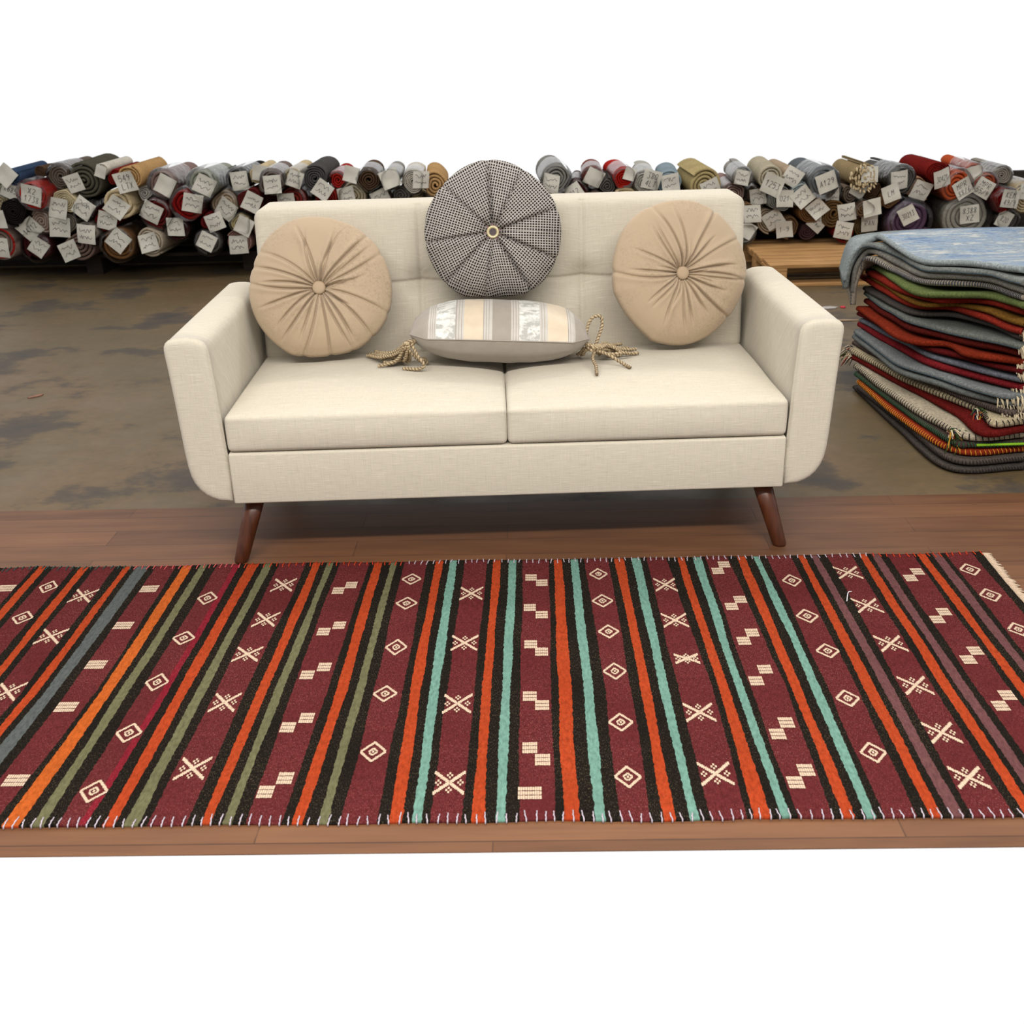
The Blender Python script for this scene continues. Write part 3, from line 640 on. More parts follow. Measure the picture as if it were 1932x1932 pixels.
def round_cushion(name, label, loc, rot, R, T, pleats, mats, knit=False, seed=1):
    rnd = random.Random(seed)
    root = tag(empty(name, loc, rot), label, 'cushion', None)
    NA, NS = (900, 46) if not knit else (700, 44)
    pl = []
    for k in range(pleats):
        pl.append((2*PI*k/pleats-.35+rnd.uniform(-.13, .13), 0, 1.05, rnd.uniform(.55, 1.25)) if knit else (2*PI*(k+rnd.uniform(-.3, .3))/pleats, rnd.uniform(-.35, .35), rnd.uniform(.7, 1.12), rnd.uniform(.7, 1.25)))
    if not knit:
        for k in range(pleats//2): pl.append((rnd.uniform(0, 2*PI), rnd.uniform(-.4, .4), rnd.uniform(.35, .6), rnd.uniform(.5, .9)))
    def Rim(a):
        q = R*(1+.012*sin(3*a+seed)+.008*sin(5*a+2*seed)+.004*noise.noise(Vector((cos(a)*4, sin(a)*4, seed))))
        d = -sin(a)
        if d > .90: q *= 1-(d-.90)*.55     # flattened where it stands on the seat
        return q
    bnd = sorted(p_[0] % (2*PI) for p_ in pl) if knit else []
    mb = MB(); uv = []
    rows = []
    prof = [(.05+.95*(i/NS)) for i in range(NS+1)]
    def front(s, a):
        h = T*max(0, 1-s**2.7)**.5 if s < 1 else 0
        h -= (.034 if not knit else .045)*math.exp(-(s/.17)**2)
        g = 0
        for (ak, ck, ek, dk) in pl:
            da = (a-ak-ck*(s-.2)+PI) % (2*PI)-PI
            if abs(da) > .5: continue
            d = da*s*R; f = max(0, min(1, (s-.04)/.06))*max(0, min(1, (ek-s)/.25))
            wd = .0022+.0022*s if not knit else .004+.003*s
            g -= dk*f*((.0085 if not knit else .013)*math.exp(-(d/wd)**2)-(.0034 if not knit else .004)*math.exp(-((d-wd*2.6)/(wd*2.2))**2))
        return h+g+.0025*noise.noise(Vector((cos(a)*s*6, sin(a)*s*6, seed)))*min(1, s*3)*(1-s)
    for s in prof:
        row = []
        for k in range(NA):
            a = 2*PI*k/NA; h = front(s, a); r = Rim(a)*(s if s < .93 else .93+.07*sin((s-.93)/.07*PI/2))
            if s >= .999: h = .0
            # pleats also nick the rim
            if s > .8:
                for (ak, ck, ek, dk) in pl:
                    if ek > .95:
                        da = (a-ak-ck*(s-.2)+PI) % (2*PI)-PI
                        if abs(da) < .2: r -= (.0035 if not knit else .0022)*math.exp(-(da*R/.009)**2)*(s-.8)/.2
            row.append(mb.vert((cos(a)*r, -h, sin(a)*r)))
            if knit:
                q_ = max([b_ for b_ in bnd if b_ <= a], default=bnd[-1]-2*PI); q2 = min([b_ for b_ in bnd if b_ > a], default=bnd[0]+2*PI); ga = (q_+q2)/2; rr = s*R*1.18
                uv.append((rr*sin(a-ga)+ga*.3, rr*cos(a-ga)))
        rows.append(row)
    c0 = mb.vert((0, -T+.036 if not knit else -T+.047, 0))
    if knit: uv.append((0, 0))
    for k in range(NA): mb.face((rows[0][k], rows[0][(k+1) % NA], c0)[::1])
    mb.grid(rows, 0, closed=True, flip=True)
    back = [rows[-1]]
    for i in range(1, 13):
        s = 1-i/12*.98; row = []
        for k in range(NA):
            a = 2*PI*k/NA; h = T*.9*max(0, 1-s**2.6)**.5
            row.append(mb.vert((cos(a)*Rim(a)*s, h, sin(a)*Rim(a)*s)))
            if knit: uv.append((a*.3, s*R*1.1+.5))
        back.append(row)
    mb.grid(back, 0, closed=True, flip=True); mb.face(back[-1])
    if knit: mb.uv = uv
    mb.build('cover', mats[0], root)
    # button sunk in the centre
    b = MB(); yb = -T+(.030 if not knit else .036); rb = .0195 if not knit else .0165; rows = []
    if not knit:
        for r_, y_ in ((.8, .004), (1, 0), (1, -.006), (.93, -.010), (.75, -.0122), (.4, -.0132), (.05, -.0135)):
            rows.append([b.vert((cos(2*PI*k/32)*rb*r_, yb+y_, sin(2*PI*k/32)*rb*r_)) for k in range(32)])
        b.grid(rows, 0, closed=True, flip=True); b.face(rows[-1][::-1])
        b.build('button', mats[1], root)
    else:
        for r_, y_ in ((1.15, .006), (1.15, -.004), (1.05, -.0075), (.9, -.009), (.72, -.0075), (.62, -.004), (.55, -.003), (.05, -.005)):
            rows.append([b.vert((cos(2*PI*k/32)*rb*r_, yb+y_, sin(2*PI*k/32)*rb*r_)) for k in range(32)])
        b.grid(rows, lambda i, j: 1 if i >= 5 else 0, closed=True, flip=True); b.face(rows[-1][::-1], 1)
        bt = b.build('button', [mats[1], mats[2]], root); bt['label'] = 'pearl and gold ring button with a grey centre'
        e = MB(); pts = [(cos(2*PI*k/48)*rb*1.3, yb+.001, sin(2*PI*k/48)*rb*1.3) for k in range(49)]
        e.tube(pts, .0026, 6, prof=lambda i, t: 1+.5*sin(i*2.1)); e.build('button_trim', mats[3], root)
    return root
lx = sofa_pt(-.533, .497, .6435)
round_cushion('round_cushion', 'round tan pleated cushion leaning in the left corner of the sofa', lx, (-.33, 0, TH+.03), .2085, .062, 22, (TWEED, TWEED_B), seed=2)
lx = sofa_pt(.517, .497, .659)
round_cushion('round_cushion', 'round tan pleated cushion leaning in the right corner of the sofa', lx, (-.33, .9, TH-.03), .209, .062, 21, (TWEED, TWEED_B), seed=5)
def mat_pearl():
    t = NT('pearl_gold'); t.b.inputs['Metallic'].default_value = .35
    return t.fin(lin((226, 210, 168)), .25, .5)
lx = sofa_pt(-.022, .540, .785)
round_cushion('round_knit_cushion', 'round black and white knitted cushion standing on the striped bolster pillow', lx, (-.19, 0, TH), .2, .085, 9, (mat_knit(), mat_pearl(), mat_plain('dark_grey_cloth', (96, 86, 88), .9, .1, 500, .5), mat_plain('mauve_trim', (160, 130, 140), .9, .1)), knit=True, seed=3)

# ------------------------------------------------------------------ striped lumbar pillow with cord tassels
def mat_satin(name, c, rough=.45, spec=.4, ns=40, var=.05):
    t = NT(name); col = lin(c); n = t.noise(t.coord(scale=(1, 1, 1)), ns, 3)
    t.bump(n, .1, .003)
    return t.fin(t.ramp(n, [(.3, mul(col, 1-var)), (.7, mul(col, 1+var))]), rough, spec, .2)
def mat_brocade():
    t = NT('silver_brocade'); n = t.noise(t.coord(scale=(30, 55, 30)), 1.0, 4, .7)
    c = t.ramp(n, [(.44, lin((176, 174, 166))), (.5, lin((206, 204, 196))), (.58, lin((226, 224, 216)))])
    t.bump(n, .4, .002)
    return t.fin(c, t.ramp(n, [(.42, (.55, .55, .55, 1)), (.6, (.3, .3, .3, 1))]), .45)
SAT = mat_satin('grey_satin', (166, 156, 145), .55, .3)
PM = [SAT, mat_satin('pale_grey_satin', (194, 187, 177)), mat_brocade(), mat_satin('cream_satin', (212, 194, 168)), mat_satin('stripe_line_satin', (162, 152, 141)), mat_satin('taupe_satin', (158, 148, 136), .5, .3)]
BANDS = [(-1, 0), (-.787, 1), (-.765, 4), (-.757, 1), (-.742, 4), (-.734, 1), (-.72, 4), (-.712, 1), (-.70, 2), (-.49, 4), (-.475, 1), (-.455, 4), (-.447, 1), (-.425, 4), (-.417, 1), (-.395, 3), (-.185, 4), (-.175, 1), (-.155, 4), (-.147, 1), (-.125, 4), (-.118, 1), (-.085, 5), (.122, 1), (.14, 4), (.15, 1), (.17, 4), (.18, 1), (.20, 4), (.207, 1), (.213, 2), (.435, 1), (.455, 4), (.463, 1), (.485, 4), (.493, 1), (.515, 1), (.525, 3), (.745, 4), (.755, 1), (.772, 4), (.78, 1), (.80, 1), (.83, 0), (1, 0)]
def build_pillow():
    base = sofa_pt(-.012, .405, 0)
    root = tag(empty('lumbar_pillow', (base[0], base[1], .5275), (-.02, .055, TH)), 'striped grey and cream satin pillow with cord tassels lying across the seat crease', 'pillow')
    W, D = .256, .135
    us = []
    for (a, k), (b, _) in zip(BANDS[:-1], BANDS[1:]):
        n = max(1, int((b-a)/.035))
        for i in range(n): us.append((a+(b-a)*i/n, k))
    us.append((1, 0))
    NV = 22
    def shape(u, v, top):
        # v in -1..1 from the front seam to the back seam
        eu = max(0, 1-abs(u)**3.2); ev = max(0, 1-v*v)
        d = D*(1-.07*(1-abs(u)**2)*(1 if v > 0 else .6)+.0)
        dd = d*(1-.42*max(0, abs(u)-.80)/.2)
        x = u*W; y = v*dd
        z = (.086 if top else -.090)*eu**.62*ev**.58
        pin = max(0, abs(u)-.8)/.2
        z += .003*noise.noise(Vector((u*5, v*3, 1 if top else 4)))*ev+.006*sin(v*7+u*3)*pin*ev
        z += .012*(v > 0)*v*v*(1-abs(u)**2)
        return (x, y, z-.004*pin)
    mb = MB(); rows = [[mb.vert(shape(u, -1+2*j/NV, True)) for (u, k) in us] for j in range(NV+1)]
    mb.grid(rows, lambda i, j: us[j][1]); mb.build('striped_panel', PM, root)['label'] = 'satin stripes of grey, silver brocade and cream'
    mb = MB(); rows = [[mb.vert(shape(u, -1+2*j/NV, False)) for (u, k) in us] for j in range(NV+1)]
    mb.grid(rows, 0, flip=True); mb.build('plain_panel', SAT, root)['label'] = 'plain grey satin underside'
    mb = MB(); mb.tube([(u*W, -D*(1-.07*(1-abs(u)**2)*.6)*(1-.42*max(0, abs(u)-.80)/.2)-.0008, 0.0005) for u, k in us], .0016, 6); mb.build('seam', PM[4], root)
    # tassels
    ca, cb = mat_plain('beige_cord', (196, 176, 142), .8, .15, 300, .15), mat_plain('brown_cord', (128, 108, 84), .8, .15, 300, .15)
    inv = (Matrix.Translation(Vector((base[0], base[1], .5275))) @ Matrix.Rotation(TH, 4, 'Z') @ Matrix.Rotation(.055, 4, 'Y') @ Matrix.Rotation(-.02, 4, 'X')).inverted()
    def cord(pts, parent):
        P = [inv @ Vector(sofa_pt(*p)) for p in pts]
        c = catmull(P, 14)
        # resample by length so that the twist is even
        out = [c[0]]; acc = 0
        for a, b in zip(c[:-1], c[1:]):
            L = (b-a).length; t = .0024-acc
            while t < L: out.append(a+(b-a)*(t/L)); t += .0024
            acc = L-(t-.0024)
        k = 2*PI/8.5
        m_ = MB(); m_.tube(out, .0045, 10, mi=lambda i, j: 1 if cos(2*(2*PI*(j+.5)/10-k*i)) > .1 else 0, prof=lambda i, th: 1+.22*cos(2*(th-k*i)))
        m_.build('cord', [ca, cb], parent)
    Z = .4445
    for s, kx, ky, kz, ends, loops in (
        (-1, -.262, .315, .525, [(-.404, .48), (-.392, .46), (-.380, .445), (-.366, .345), (-.362, .42), (-.34, .415), (-.348, .44), (-.318, .37), (-.222, .355), (-.30, .40), (-.285, .36), (-.375, .43), (-.41, .465), (-.398, .44), (-.384, .47), (-.352, .385), (-.332, .455), (-.372, .40), (-.345, .36)], None),
        (1, .246, .325, .497, [(.395, .40), (.374, .42), (.365, .36), (.352, .245), (.252, .19), (.228, .36), (.372, .46), (.36, .44), (.335, .42), (.34, .38), (.21, .38), (.31, .36), (.382, .445), (.39, .425), (.352, .47), (.33, .455), (.348, .40), (.318, .40), (.225, .40)], True)):
        tz = empty('tassel', (0, 0, 0)); tz.parent = root
        rnd = random.Random(11 if s < 0 else 5)
        for i, (ex, ey) in enumerate(ends):
            zz = Z+.0045+(i % 3)*.005*(i not in (3, 4, 8))
            mx, my = kx+(ex-kx)*.42, ky+(ey-ky)*.42
            hump = rnd.uniform(.0, .02)
            P = [(kx-s*.012, ky+.004, kz+rnd.uniform(-.004, .004)), (kx+s*.012+rnd.uniform(-.006, .006), ky+rnd.uniform(-.012, .006), kz-.010+rnd.uniform(-.008, .008))]
            P.append((mx, my+rnd.uniform(-.01, .01), Z+.022+hump))
            P.append((kx+(ex-kx)*.75+rnd.uniform(-.008, .008), ky+(ey-ky)*.75+rnd.uniform(-.012, .012), Z+.010+(i % 3)*.006))
            P.append((ex, ey, zz)); cord(P, tz)
        if loops:
            cord([(.238, .36, .492), (.240, .385, .525), (.256, .40, .556), (.281, .405, .560), (.286, .40, .535), (.272, .38, .50), (.262, .36, .475), (.275, .34, .462)], tz)
        else:
            cord([(-.262, .31, .52), (-.245, .29, .49), (-.228, .285, .465), (-.245, .29, .452), (-.29, .31, .449)], tz)
build_pillow()

# ------------------------------------------------------------------ stack of folded rugs
PCOL = {'dark grey': (88, 80, 74), 'grey brown': (104, 92, 84), 'orange red': (172, 54, 26), 'multicolour dark': (84, 66, 60), 'cream': (206, 190, 160), 'dark red': (120, 26, 22), 'ivory': (210, 190, 150), 'brown grey': (118, 102, 92), 'blue grey': (124, 127, 124), 'pale blue grey': (138, 142, 140), 'crimson': (150, 34, 40), 'slate blue': (116, 119, 128), 'wine red': (104, 22, 22), 'rust red': (152, 46, 22), 'maroon': (104, 28, 22), 'sage grey': (124, 128, 120), 'bright red': (182, 52, 36), 'gold': (140, 96, 32), 'red': (156, 40, 26), 'green': (116, 132, 72), 'beige and navy': (184, 170, 150), 'light grey': (150, 146, 136), 'grey blue': (146, 150, 144), 'pale blue': (172, 182, 182)}
PCOL = {k: tuple(int(.86*(.88*v+.12*sum(c)/3)) for v in c) for k, c in PCOL.items()}
def mat_bluerug():
    t = NT('faded_blue_pile'); n = t.noise(t.coord(scale=(9, 42, 9), rot=(0, 0, .12)), 1.6, 6, .72); b = t.noise(t.coord(scale=(2.6, 6, 1)), 2.4, 4, .6); f = t.noise(t.coord(scale=(60, 260, 60)), 1, 2)
    s_ = t.math('ADD', t.math('ADD', t.math('MULTIPLY', n, .5), t.math('MULTIPLY', b, .35)), t.math('MULTIPLY', f, .15))
    c = t.ramp(s_, [(.38, lin((80, 97, 130))), (.44, lin((112, 132, 160))), (.485, lin((154, 170, 184))), (.515, lin((124, 132, 142))), (.55, lin((166, 176, 182))), (.60, lin((198, 195, 184)))])
    t.bump(f, .5, .003)
    return t.fin(c, 1.0, .03)
def build_pile():
    lay = DATA['pile']; n = len(lay)
    names_above = [q[0] for q in lay]
    cream = mat_plain('fringe_yarn', (206, 190, 160), 1, .02, 200)
    st_m = {'black': mat_plain('black_stitch', (34, 30, 32), 1, .02), 'yellow': mat_plain('yellow_stitch', (206, 140, 52), 1, .02), 'braid': mat_plain('dark_stitch', (56, 48, 46), 1, .02), 'navy': mat_plain('navy_stitch', (56, 66, 84), 1, .02), 'line': mat_plain('teal_stitch', (70, 92, 104), 1, .02), 'multi': mat_plain('green_stitch', (52, 92, 66), 1, .02)}
    green = mat_plain('lime_stitch', (140, 190, 50), 1, .02)
    tas = [mat_plain('tassel_green', (60, 78, 46), 1, .02), mat_plain('tassel_gold', (196, 146, 56), 1, .02), mat_plain('tassel_navy', (44, 50, 68), 1, .02), mat_plain('tassel_red', (142, 52, 34), 1, .02), cream]
    blue = mat_bluerug()
    for k, (c, pts, st) in enumerate(lay):
        P = [Vector(p) for p in pts]
        # nearest layer above gives the thickness
        th = .0205 if k < 12 else .0215
        if c in ('gold', 'slate blue', 'wine red', 'dark grey'): th = .017
        if c in ('bright red', 'crimson', 'ivory', 'cream'): th = .024
        h = th/2
        C_ = catmull(P, 10)
        for i, q in enumerate(C_):
            a = .006*noise.noise(Vector((q.x*5, q.y*5, k*.35))); q.z += a*min(1, k/6); q.x += .004*noise.noise(Vector((q.y*6, k*1.7, 0)))*min(1, k/4)
        nd = 2 if k >= 21 else 0
        mb = MB(); rows = []
        L = len(C_)
        for i, q in enumerate(C_):
            t = (C_[min(i+1, L-1)]-C_[max(i-1, 0)]).normalized()
            inn = Vector((.75, .28, 0)) if k < 5 else Vector((.75, .14, 0)) if k < 21 else Vector((.72, .06, 0))
            f = i/(L-1)
            if k < 9 and q.y < .75: inn = Vector((.55, .55, 0))
            if nd:
                w_ = max(0, min(1, (i-12)/18)); w_ = w_*w_*(3-2*w_); inn = Vector((.05, .24, 0))*(1-w_)+inn*w_
            o_ = -inn.normalized()
            nrm = Vector((0, 0, 1))
            if nd:
                nrm = t.cross(Vector((inn.x, inn.y, 0)).normalized()); nrm.normalize()
                if nrm.z < (-.2 if i < 16 else 0) or (i < 16 and nrm.x > .3): nrm = -nrm
            row = []
            for (ov, oz) in ((0, -1), (.55, -.82), (.9, -.4), (1, 0), (.9, .4), (.55, .82), (0, 1)):
                row.append(mb.vert(q+o_*(ov*h)+nrm*(oz*h*.96)))
            zt = .0 if k else 0
            for fr_ in (.06, .2, .5, 1.0):
                sag = -.002*fr_
                w2 = Vector((0, 0, .004*noise.noise(Vector((q.x*4, fr_*3, k*.3)))*min(1, k/5)+sag))
                row.append(mb.vert(q+inn*fr_+nrm*(h*.96)+w2))
            for fr_ in (1.0, .5, .06):
                row.append(mb.vert(q+inn*fr_-nrm*(h*.96)-Vector((0, 0, .0))))
            rows.append(row)
        top = k == n-1
        m_edge = mat_wool('wool_'+c.replace(' ', '_'), PCOL[c], .45, 130)
        mats = [m_edge]+([blue] if top else [])
        mb.grid(rows, (lambda i, j: 1 if 6 <= j <= 9 and i > 17 else 0) if top else 0, closed=True)
        mb.face(rows[0][::-1]); mb.face(rows[-1])
        adj = names_above[k-1] if k else None
        if k == 0: lab = 'dark grey folded rug at the bottom of the stack right of sofa'
        elif top: lab = 'faded pale blue folded rug lying on top of the stack'
        else: lab = '%s folded rug lying directly on the %s one in the stack' % (c, adj)
        root = mb.build('folded_rug', mats); tag(root, lab, 'rug', 'folded rugs stacked right of the sofa')
        # overcast edge
        if st:
            sb = MB(); acc = 0; stp = {'black': .017, 'yellow': .014, 'braid': .010, 'navy': .012, 'line': .008, 'multi': .011}[st]
            for a, b in zip(C_[:-1], C_[1:]):
                Ls = (b-a).length; t = -acc
                d = (b-a).normalized()
                out = Vector((d.y, -d.x, 0)); 
                if out.length < .3: out = Vector((-1, -.2, 0))
                out.normalize()
                if out.x > .2 and out.y > -.5: out = -out
                while t < Ls:
                    if t >= 0:
                        q = a+d*t
                        if st == 'line':
                            sb.tube([q+out*h*1.02+d*0+Vector((0, 0, -h*.35)), q+out*h*1.02+d*.006+Vector((0, 0, -h*.35))], .0012, 4)
                        else:
                            hi = .95 if st != 'braid' else .7
                            sb.tube([q+out*h*.25+Vector((0, 0, h*hi)), q+out*h*1.0+d*.002+Vector((0, 0, h*.35)), q+out*h*1.03+d*.004-Vector((0, 0, h*.5))], .0017, 4)
                    t += stp
                acc = Ls-(t-stp)-0.0
                acc = acc if acc > 0 else 0
            sb.build('edge_stitching', [st_m[st]], root)
        if c == 'multicolour dark':
            gb = MB(); q0, q1 = P[-2], P[-1]
            gb.tube([q0+Vector((.0, -h*1.02, .002)), q1+Vector((0, -h*1.02, .002))], .0045, 6, prof=lambda i, t_: 1); gb.build('lime_binding', green, root)['label'] = 'lime green binding along the front edge'
        # fringe and tassels at the front corner
        if c in ('blue grey', 'pale blue grey', 'crimson', 'wine red', 'rust red', 'sage grey', 'bright red', 'brown grey'):
            fb = MB(); rn = random.Random(k); q = P[-2]; q2 = P[-1]
            for i in range(16):
                b = q.lerp(q2, i/16)+Vector((0, 0, rn.uniform(-.6, .6)*h))
                d = Vector((rn.uniform(-.2, .5), -1, rn.uniform(-.9, -.1))).normalized(); Lq = rn.uniform(.02, .04)
                fb.tube([b, b+d*Lq*.5+Vector((0, 0, .003)), b+d*Lq+Vector((rn.uniform(-.006, .006), 0, -.008))], [.0022, .0026, .0014], 5)
            fb.build('fringe', cream, root)
        if c in ('ivory', 'cream'):
            fb = MB(); rn = random.Random(k); q = P[2] if c == 'cream' else P[2]
            for i in range(70):
                b = q+Vector((rn.uniform(-.015, .02), rn.uniform(-.03, -.005), rn.uniform(-.5, .5)*h))
                d = Vector((rn.uniform(-.7, .7), -1, rn.uniform(-1.0, .4))).normalized(); Lq = rn.uniform(.045, .08)
                fb.tube([b, b+d*Lq*.5+Vector((0, 0, .004)), b+d*Lq+Vector((rn.uniform(-.01, .01), 0, -.012))], [.0022, .0026, .0016], 5, rn.choice([0, 0, 1, 2, 3, 4]))
            t_ = fb.build('tassel', tas, root); t_['label'] = 'many-coloured yarn tassel'
        if c in ('ivory', 'dark red'):
            fb = MB(); rn = random.Random(k+50); q = P[0]
            for i in range(30):
                b = q+Vector((rn.uniform(-.01, .02), rn.uniform(-.02, .02), rn.uniform(-.5, .5)*h))
                d = Vector((-1, rn.uniform(-.6, .5), rn.uniform(-1.2, .3))).normalized(); Lq = rn.uniform(.025, .05)
                fb.tube([b, b+d*Lq*.5+Vector((0, 0, .004)), b+d*Lq+Vector((0, rn.uniform(-.01, .01), -.014))], [.0018, .002, .0012], 5, rn.choice([0, 2, 3, 4, 4]))
            t_ = fb.build('tassel', tas, root); t_['label'] = 'dark and cream yarn tassel'
build_pile()

# ------------------------------------------------------------------ wooden pallet
def mat_pine():
    t = NT('pallet_pine'); n = t.noise(t.coord(scale=(2, 40, 40)), 1.4, 5, .6); b = t.noise(t.coord(), 5, 3)
    c = t.ramp(n, [(.3, lin((150, 108, 66))), (.55, lin((186, 142, 92))), (.75, lin((206, 164, 112)))])
    c = t.mix(t.ramp(b, [(.4, (0, 0, 0, 1)), (.7, (.4, .4, .4, 1))]), c, lin((150, 112, 72)))
    return t.fin(c, .8, .15)
PINE = mat_pine()
def pallet():
    root = tag(empty('pallet', (1.39, 3.36, 0), (0, 0, .012)), 'pale pine pallet on the concrete between the sofa and the stacked rolls', 'pallet')
    Wd, Dp = 1.2, .84
    def bd(name, a, b):
        mb = MB(); rbox(mb, [(a[i]+b[i])/2 for i in range(3)], [(b[i]-a[i])/2 for i in range(3)], .003, (1, 1, 1)); mb.build(name, PINE, root, smooth=True)
    for i in range(8):
        w_ = .086; y = i*(Dp-w_)/7; j = random.uniform(-.006, .006)
        bd('deck_board', (j, y, .103), (Wd+j, y+w_, .123))
    for x in (0, .55, 1.1):
        bd('stringer_board', (x, 0, .084), (x+.1, Dp, .1028))
        for y in (0, .37, .74):
            bd('block', (x, y, .0182), (x+.1, y+.1, .0838))
    for y in (0, .37, .74): bd('bottom_board', (0, y, .0005), (Wd, y+.1, .018))
pallet()
mb = MB()
for i in range(9): mb.box((-3.75, 4.2+i*.034, .105), (1.30, 4.23+i*.034, .125))
for x in (-3.75, -2.75, -1.75, -.75, .25, 1.2): mb.box((x, 4.2, 0), (x+.1, 4.5, .1048))
tag(mb.build('roll_platform', mat_plain('dark_timber', (46, 38, 32), .9, .1), smooth=False), 'low dark slatted platform in the shadow beneath the rolled rugs', 'platform')
mb = MB()
for i in range(6): mb.box((2.66, 4.2+i*.05, .105), (3.75, 4.24+i*.05, .125))
for x in (2.66, 3.65): mb.box((x, 4.2, 0), (x+.1, 4.5, .1048))
tag(mb.build('roll_platform', bpy.data.materials['dark_timber'], smooth=False), 'low dark platform beyond the right end of the pallet', 'platform')

# ------------------------------------------------------------------ rolled rugs
RCOL = {'denim blue': (56, 72, 98), 'pale grey-green': (160, 158, 140), 'bright red': (176, 34, 26), 'grey-brown': (104, 92, 82), 'dark olive grey': (82, 78, 66), 'ivory': (200, 184, 148), 'black': (34, 30, 28), 'cream': (204, 184, 146), 'pinkish beige': (176, 154, 138), 'grey speckled': (128, 120, 108), 'dark red': (116, 28, 24), 'stone grey': (124, 116, 106), 'grey with a red edge': (132, 112, 102), 'dark maroon': (72, 28, 30), 'mauve brown': (128, 106, 96), 'chestnut brown': (120, 84, 52), 'dark brown': (84, 64, 48), 'off-white': (206, 198, 184), 'tan': (184, 146, 98), 'mauve and cream': (134, 110, 104), 'grey-green': (146, 148, 134), 'maroon': (96, 28, 28), 'crimson': (130, 26, 24), 'beige': (172, 152, 128), 'burgundy': (96, 36, 36), 'dark burgundy': (66, 32, 30), 'light grey-beige': (172, 158, 138), 'wine red': (104, 30, 30), 'pale straw': (194, 178, 136), 'dark grey': (88, 82, 78), 'dusty pink': (148, 112, 102), 'white': (208, 204, 194), 'mauve grey': (120, 104, 98), 'charcoal': (78, 76, 74), 'brick red': (126, 46, 40), 'scarlet': (158, 36, 30), 'pale beige': (192, 178, 148), 'grey': (142, 138, 130), 'mid grey': (134, 132, 126), 'reddish brown': (124, 62, 50), 'pale grey': (178, 174, 164), 'pale blue': (136, 152, 160), 'straw yellow': (176, 158, 112), 'dusty mauve': (156, 128, 120), 'silver grey': (156, 152, 146), 'brown': (110, 84, 58), 'cream grey': (178, 168, 144), 'slate grey': (122, 120, 114), 'slate blue': (100, 104, 108), 'pale blue-grey': (144, 152, 150), 'knotted brown and cream': (150, 130, 96), 'dark plum': (74, 52, 52), 'walnut brown': (104, 78, 48), 'olive brown': (110, 90, 60), 'brown grey': (118, 104, 90), 'black and grey': (92, 90, 86), 'purple': (92, 70, 92), 'salmon beige': (176, 132, 104), 'orange': (186, 82, 46), 'rust': (156, 74, 48), 'deep red': (116, 22, 24), 'light grey': (164, 160, 148), 'cloudy grey': (150, 142, 130)}
RM = {}
def roll_mat(c):
    if c not in RM: RM[c] = mat_wool('rolled_'+c.replace(' ', '_').replace('-', '_'), RCOL[c], .28, 120)
    return RM[c]
PAPER = mat_plain('tag_paper', (206, 202, 190), .75, .2, 25, .07, .25)
INK = mat_plain('pen_ink', (70, 68, 72), .8, .1)
def mat_film():
    t = NT('clear_plastic_film'); tr = t.n('ShaderNodeBsdfTransparent'); gl = t.n('ShaderNodeBsdfGlossy'); gl.inputs['Roughness'].default_value = .22
    gl.inputs['Color'].default_value = (.9, .9, .9, 1); tr.inputs['Color'].default_value = (.93, .93, .92, 1)
    fr = t.n('ShaderNodeFresnel'); fr.inputs['IOR'].default_value = 1.3
    mx = t.n('ShaderNodeMixShader'); n = t.noise(t.coord(), 22, 4, .6); b = t.n('ShaderNodeBump'); b.inputs['Strength'].default_value = .9; b.inputs['Distance'].default_value = .02
    t.l(n, b.inputs['Height']); t.l(b.outputs['Normal'], gl.inputs['Normal']); t.l(b.outputs['Normal'], fr.inputs['Normal'])
    t.l(t.math('ADD', fr.outputs[0], .03), mx.inputs[0]); t.l(tr.outputs[0], mx.inputs[1]); t.l(gl.outputs[0], mx.inputs[2]); t.l(mx.outputs[0], t.out.inputs['Surface'])
    return t.m
FILM = mat_film()
GL = {'0': ['0,1 0,5 2,6 4,5 4,1 2,0 0,1'], '1': ['0,4 2,6 2,0'], '2': ['0,5 2,6 4,5 4,4 0,0 4,0'], '3': ['0,6 4,6 2,4 4,2 3,0 0,0'], '4': ['3,0 3,6 0,2 4,2'], '5': ['4,6 0,6 0,3 3,4 4,2 3,0 0,0'], '6': ['4,6 1,4 0,2 1,0 3,0 4,2 2,3 0,2'], '7': ['0,6 4,6 1,0'], '8': ['2,3 0,5 2,6 4,5 2,3 0,1 2,0 4,1 2,3'], '9': ['4,4 2,3 0,5 2,6 4,5 4,3 2,0'], 'M': ['0,0 0,6 2,3 4,6 4,0'], 'P': ['0,0 0,6 3,6 4,5 3,3 0,3'], 'R': ['0,0 0,6 3,6 4,5 3,3 0,3 4,0'], 'K': ['0,0 0,6', '4,6 0,3 4,0'], 'E': ['4,6 0,6 0,0 4,0', '0,3 3,3'], 'X': ['0,0 4,6', '0,6 4,0'], 'Z': ['0,6 4,6 0,0 4,0'], 'A': ['0,0 2,6 4,0', '1,2 3,2'], 'L': ['0,6 0,0 4,0'], 'T': ['0,6 4,6', '2,6 2,0'], 'N': ['0,0 0,6 4,0 4,6'], '/': ['0,0 4,6'], '·': ['2,2 2,3']}
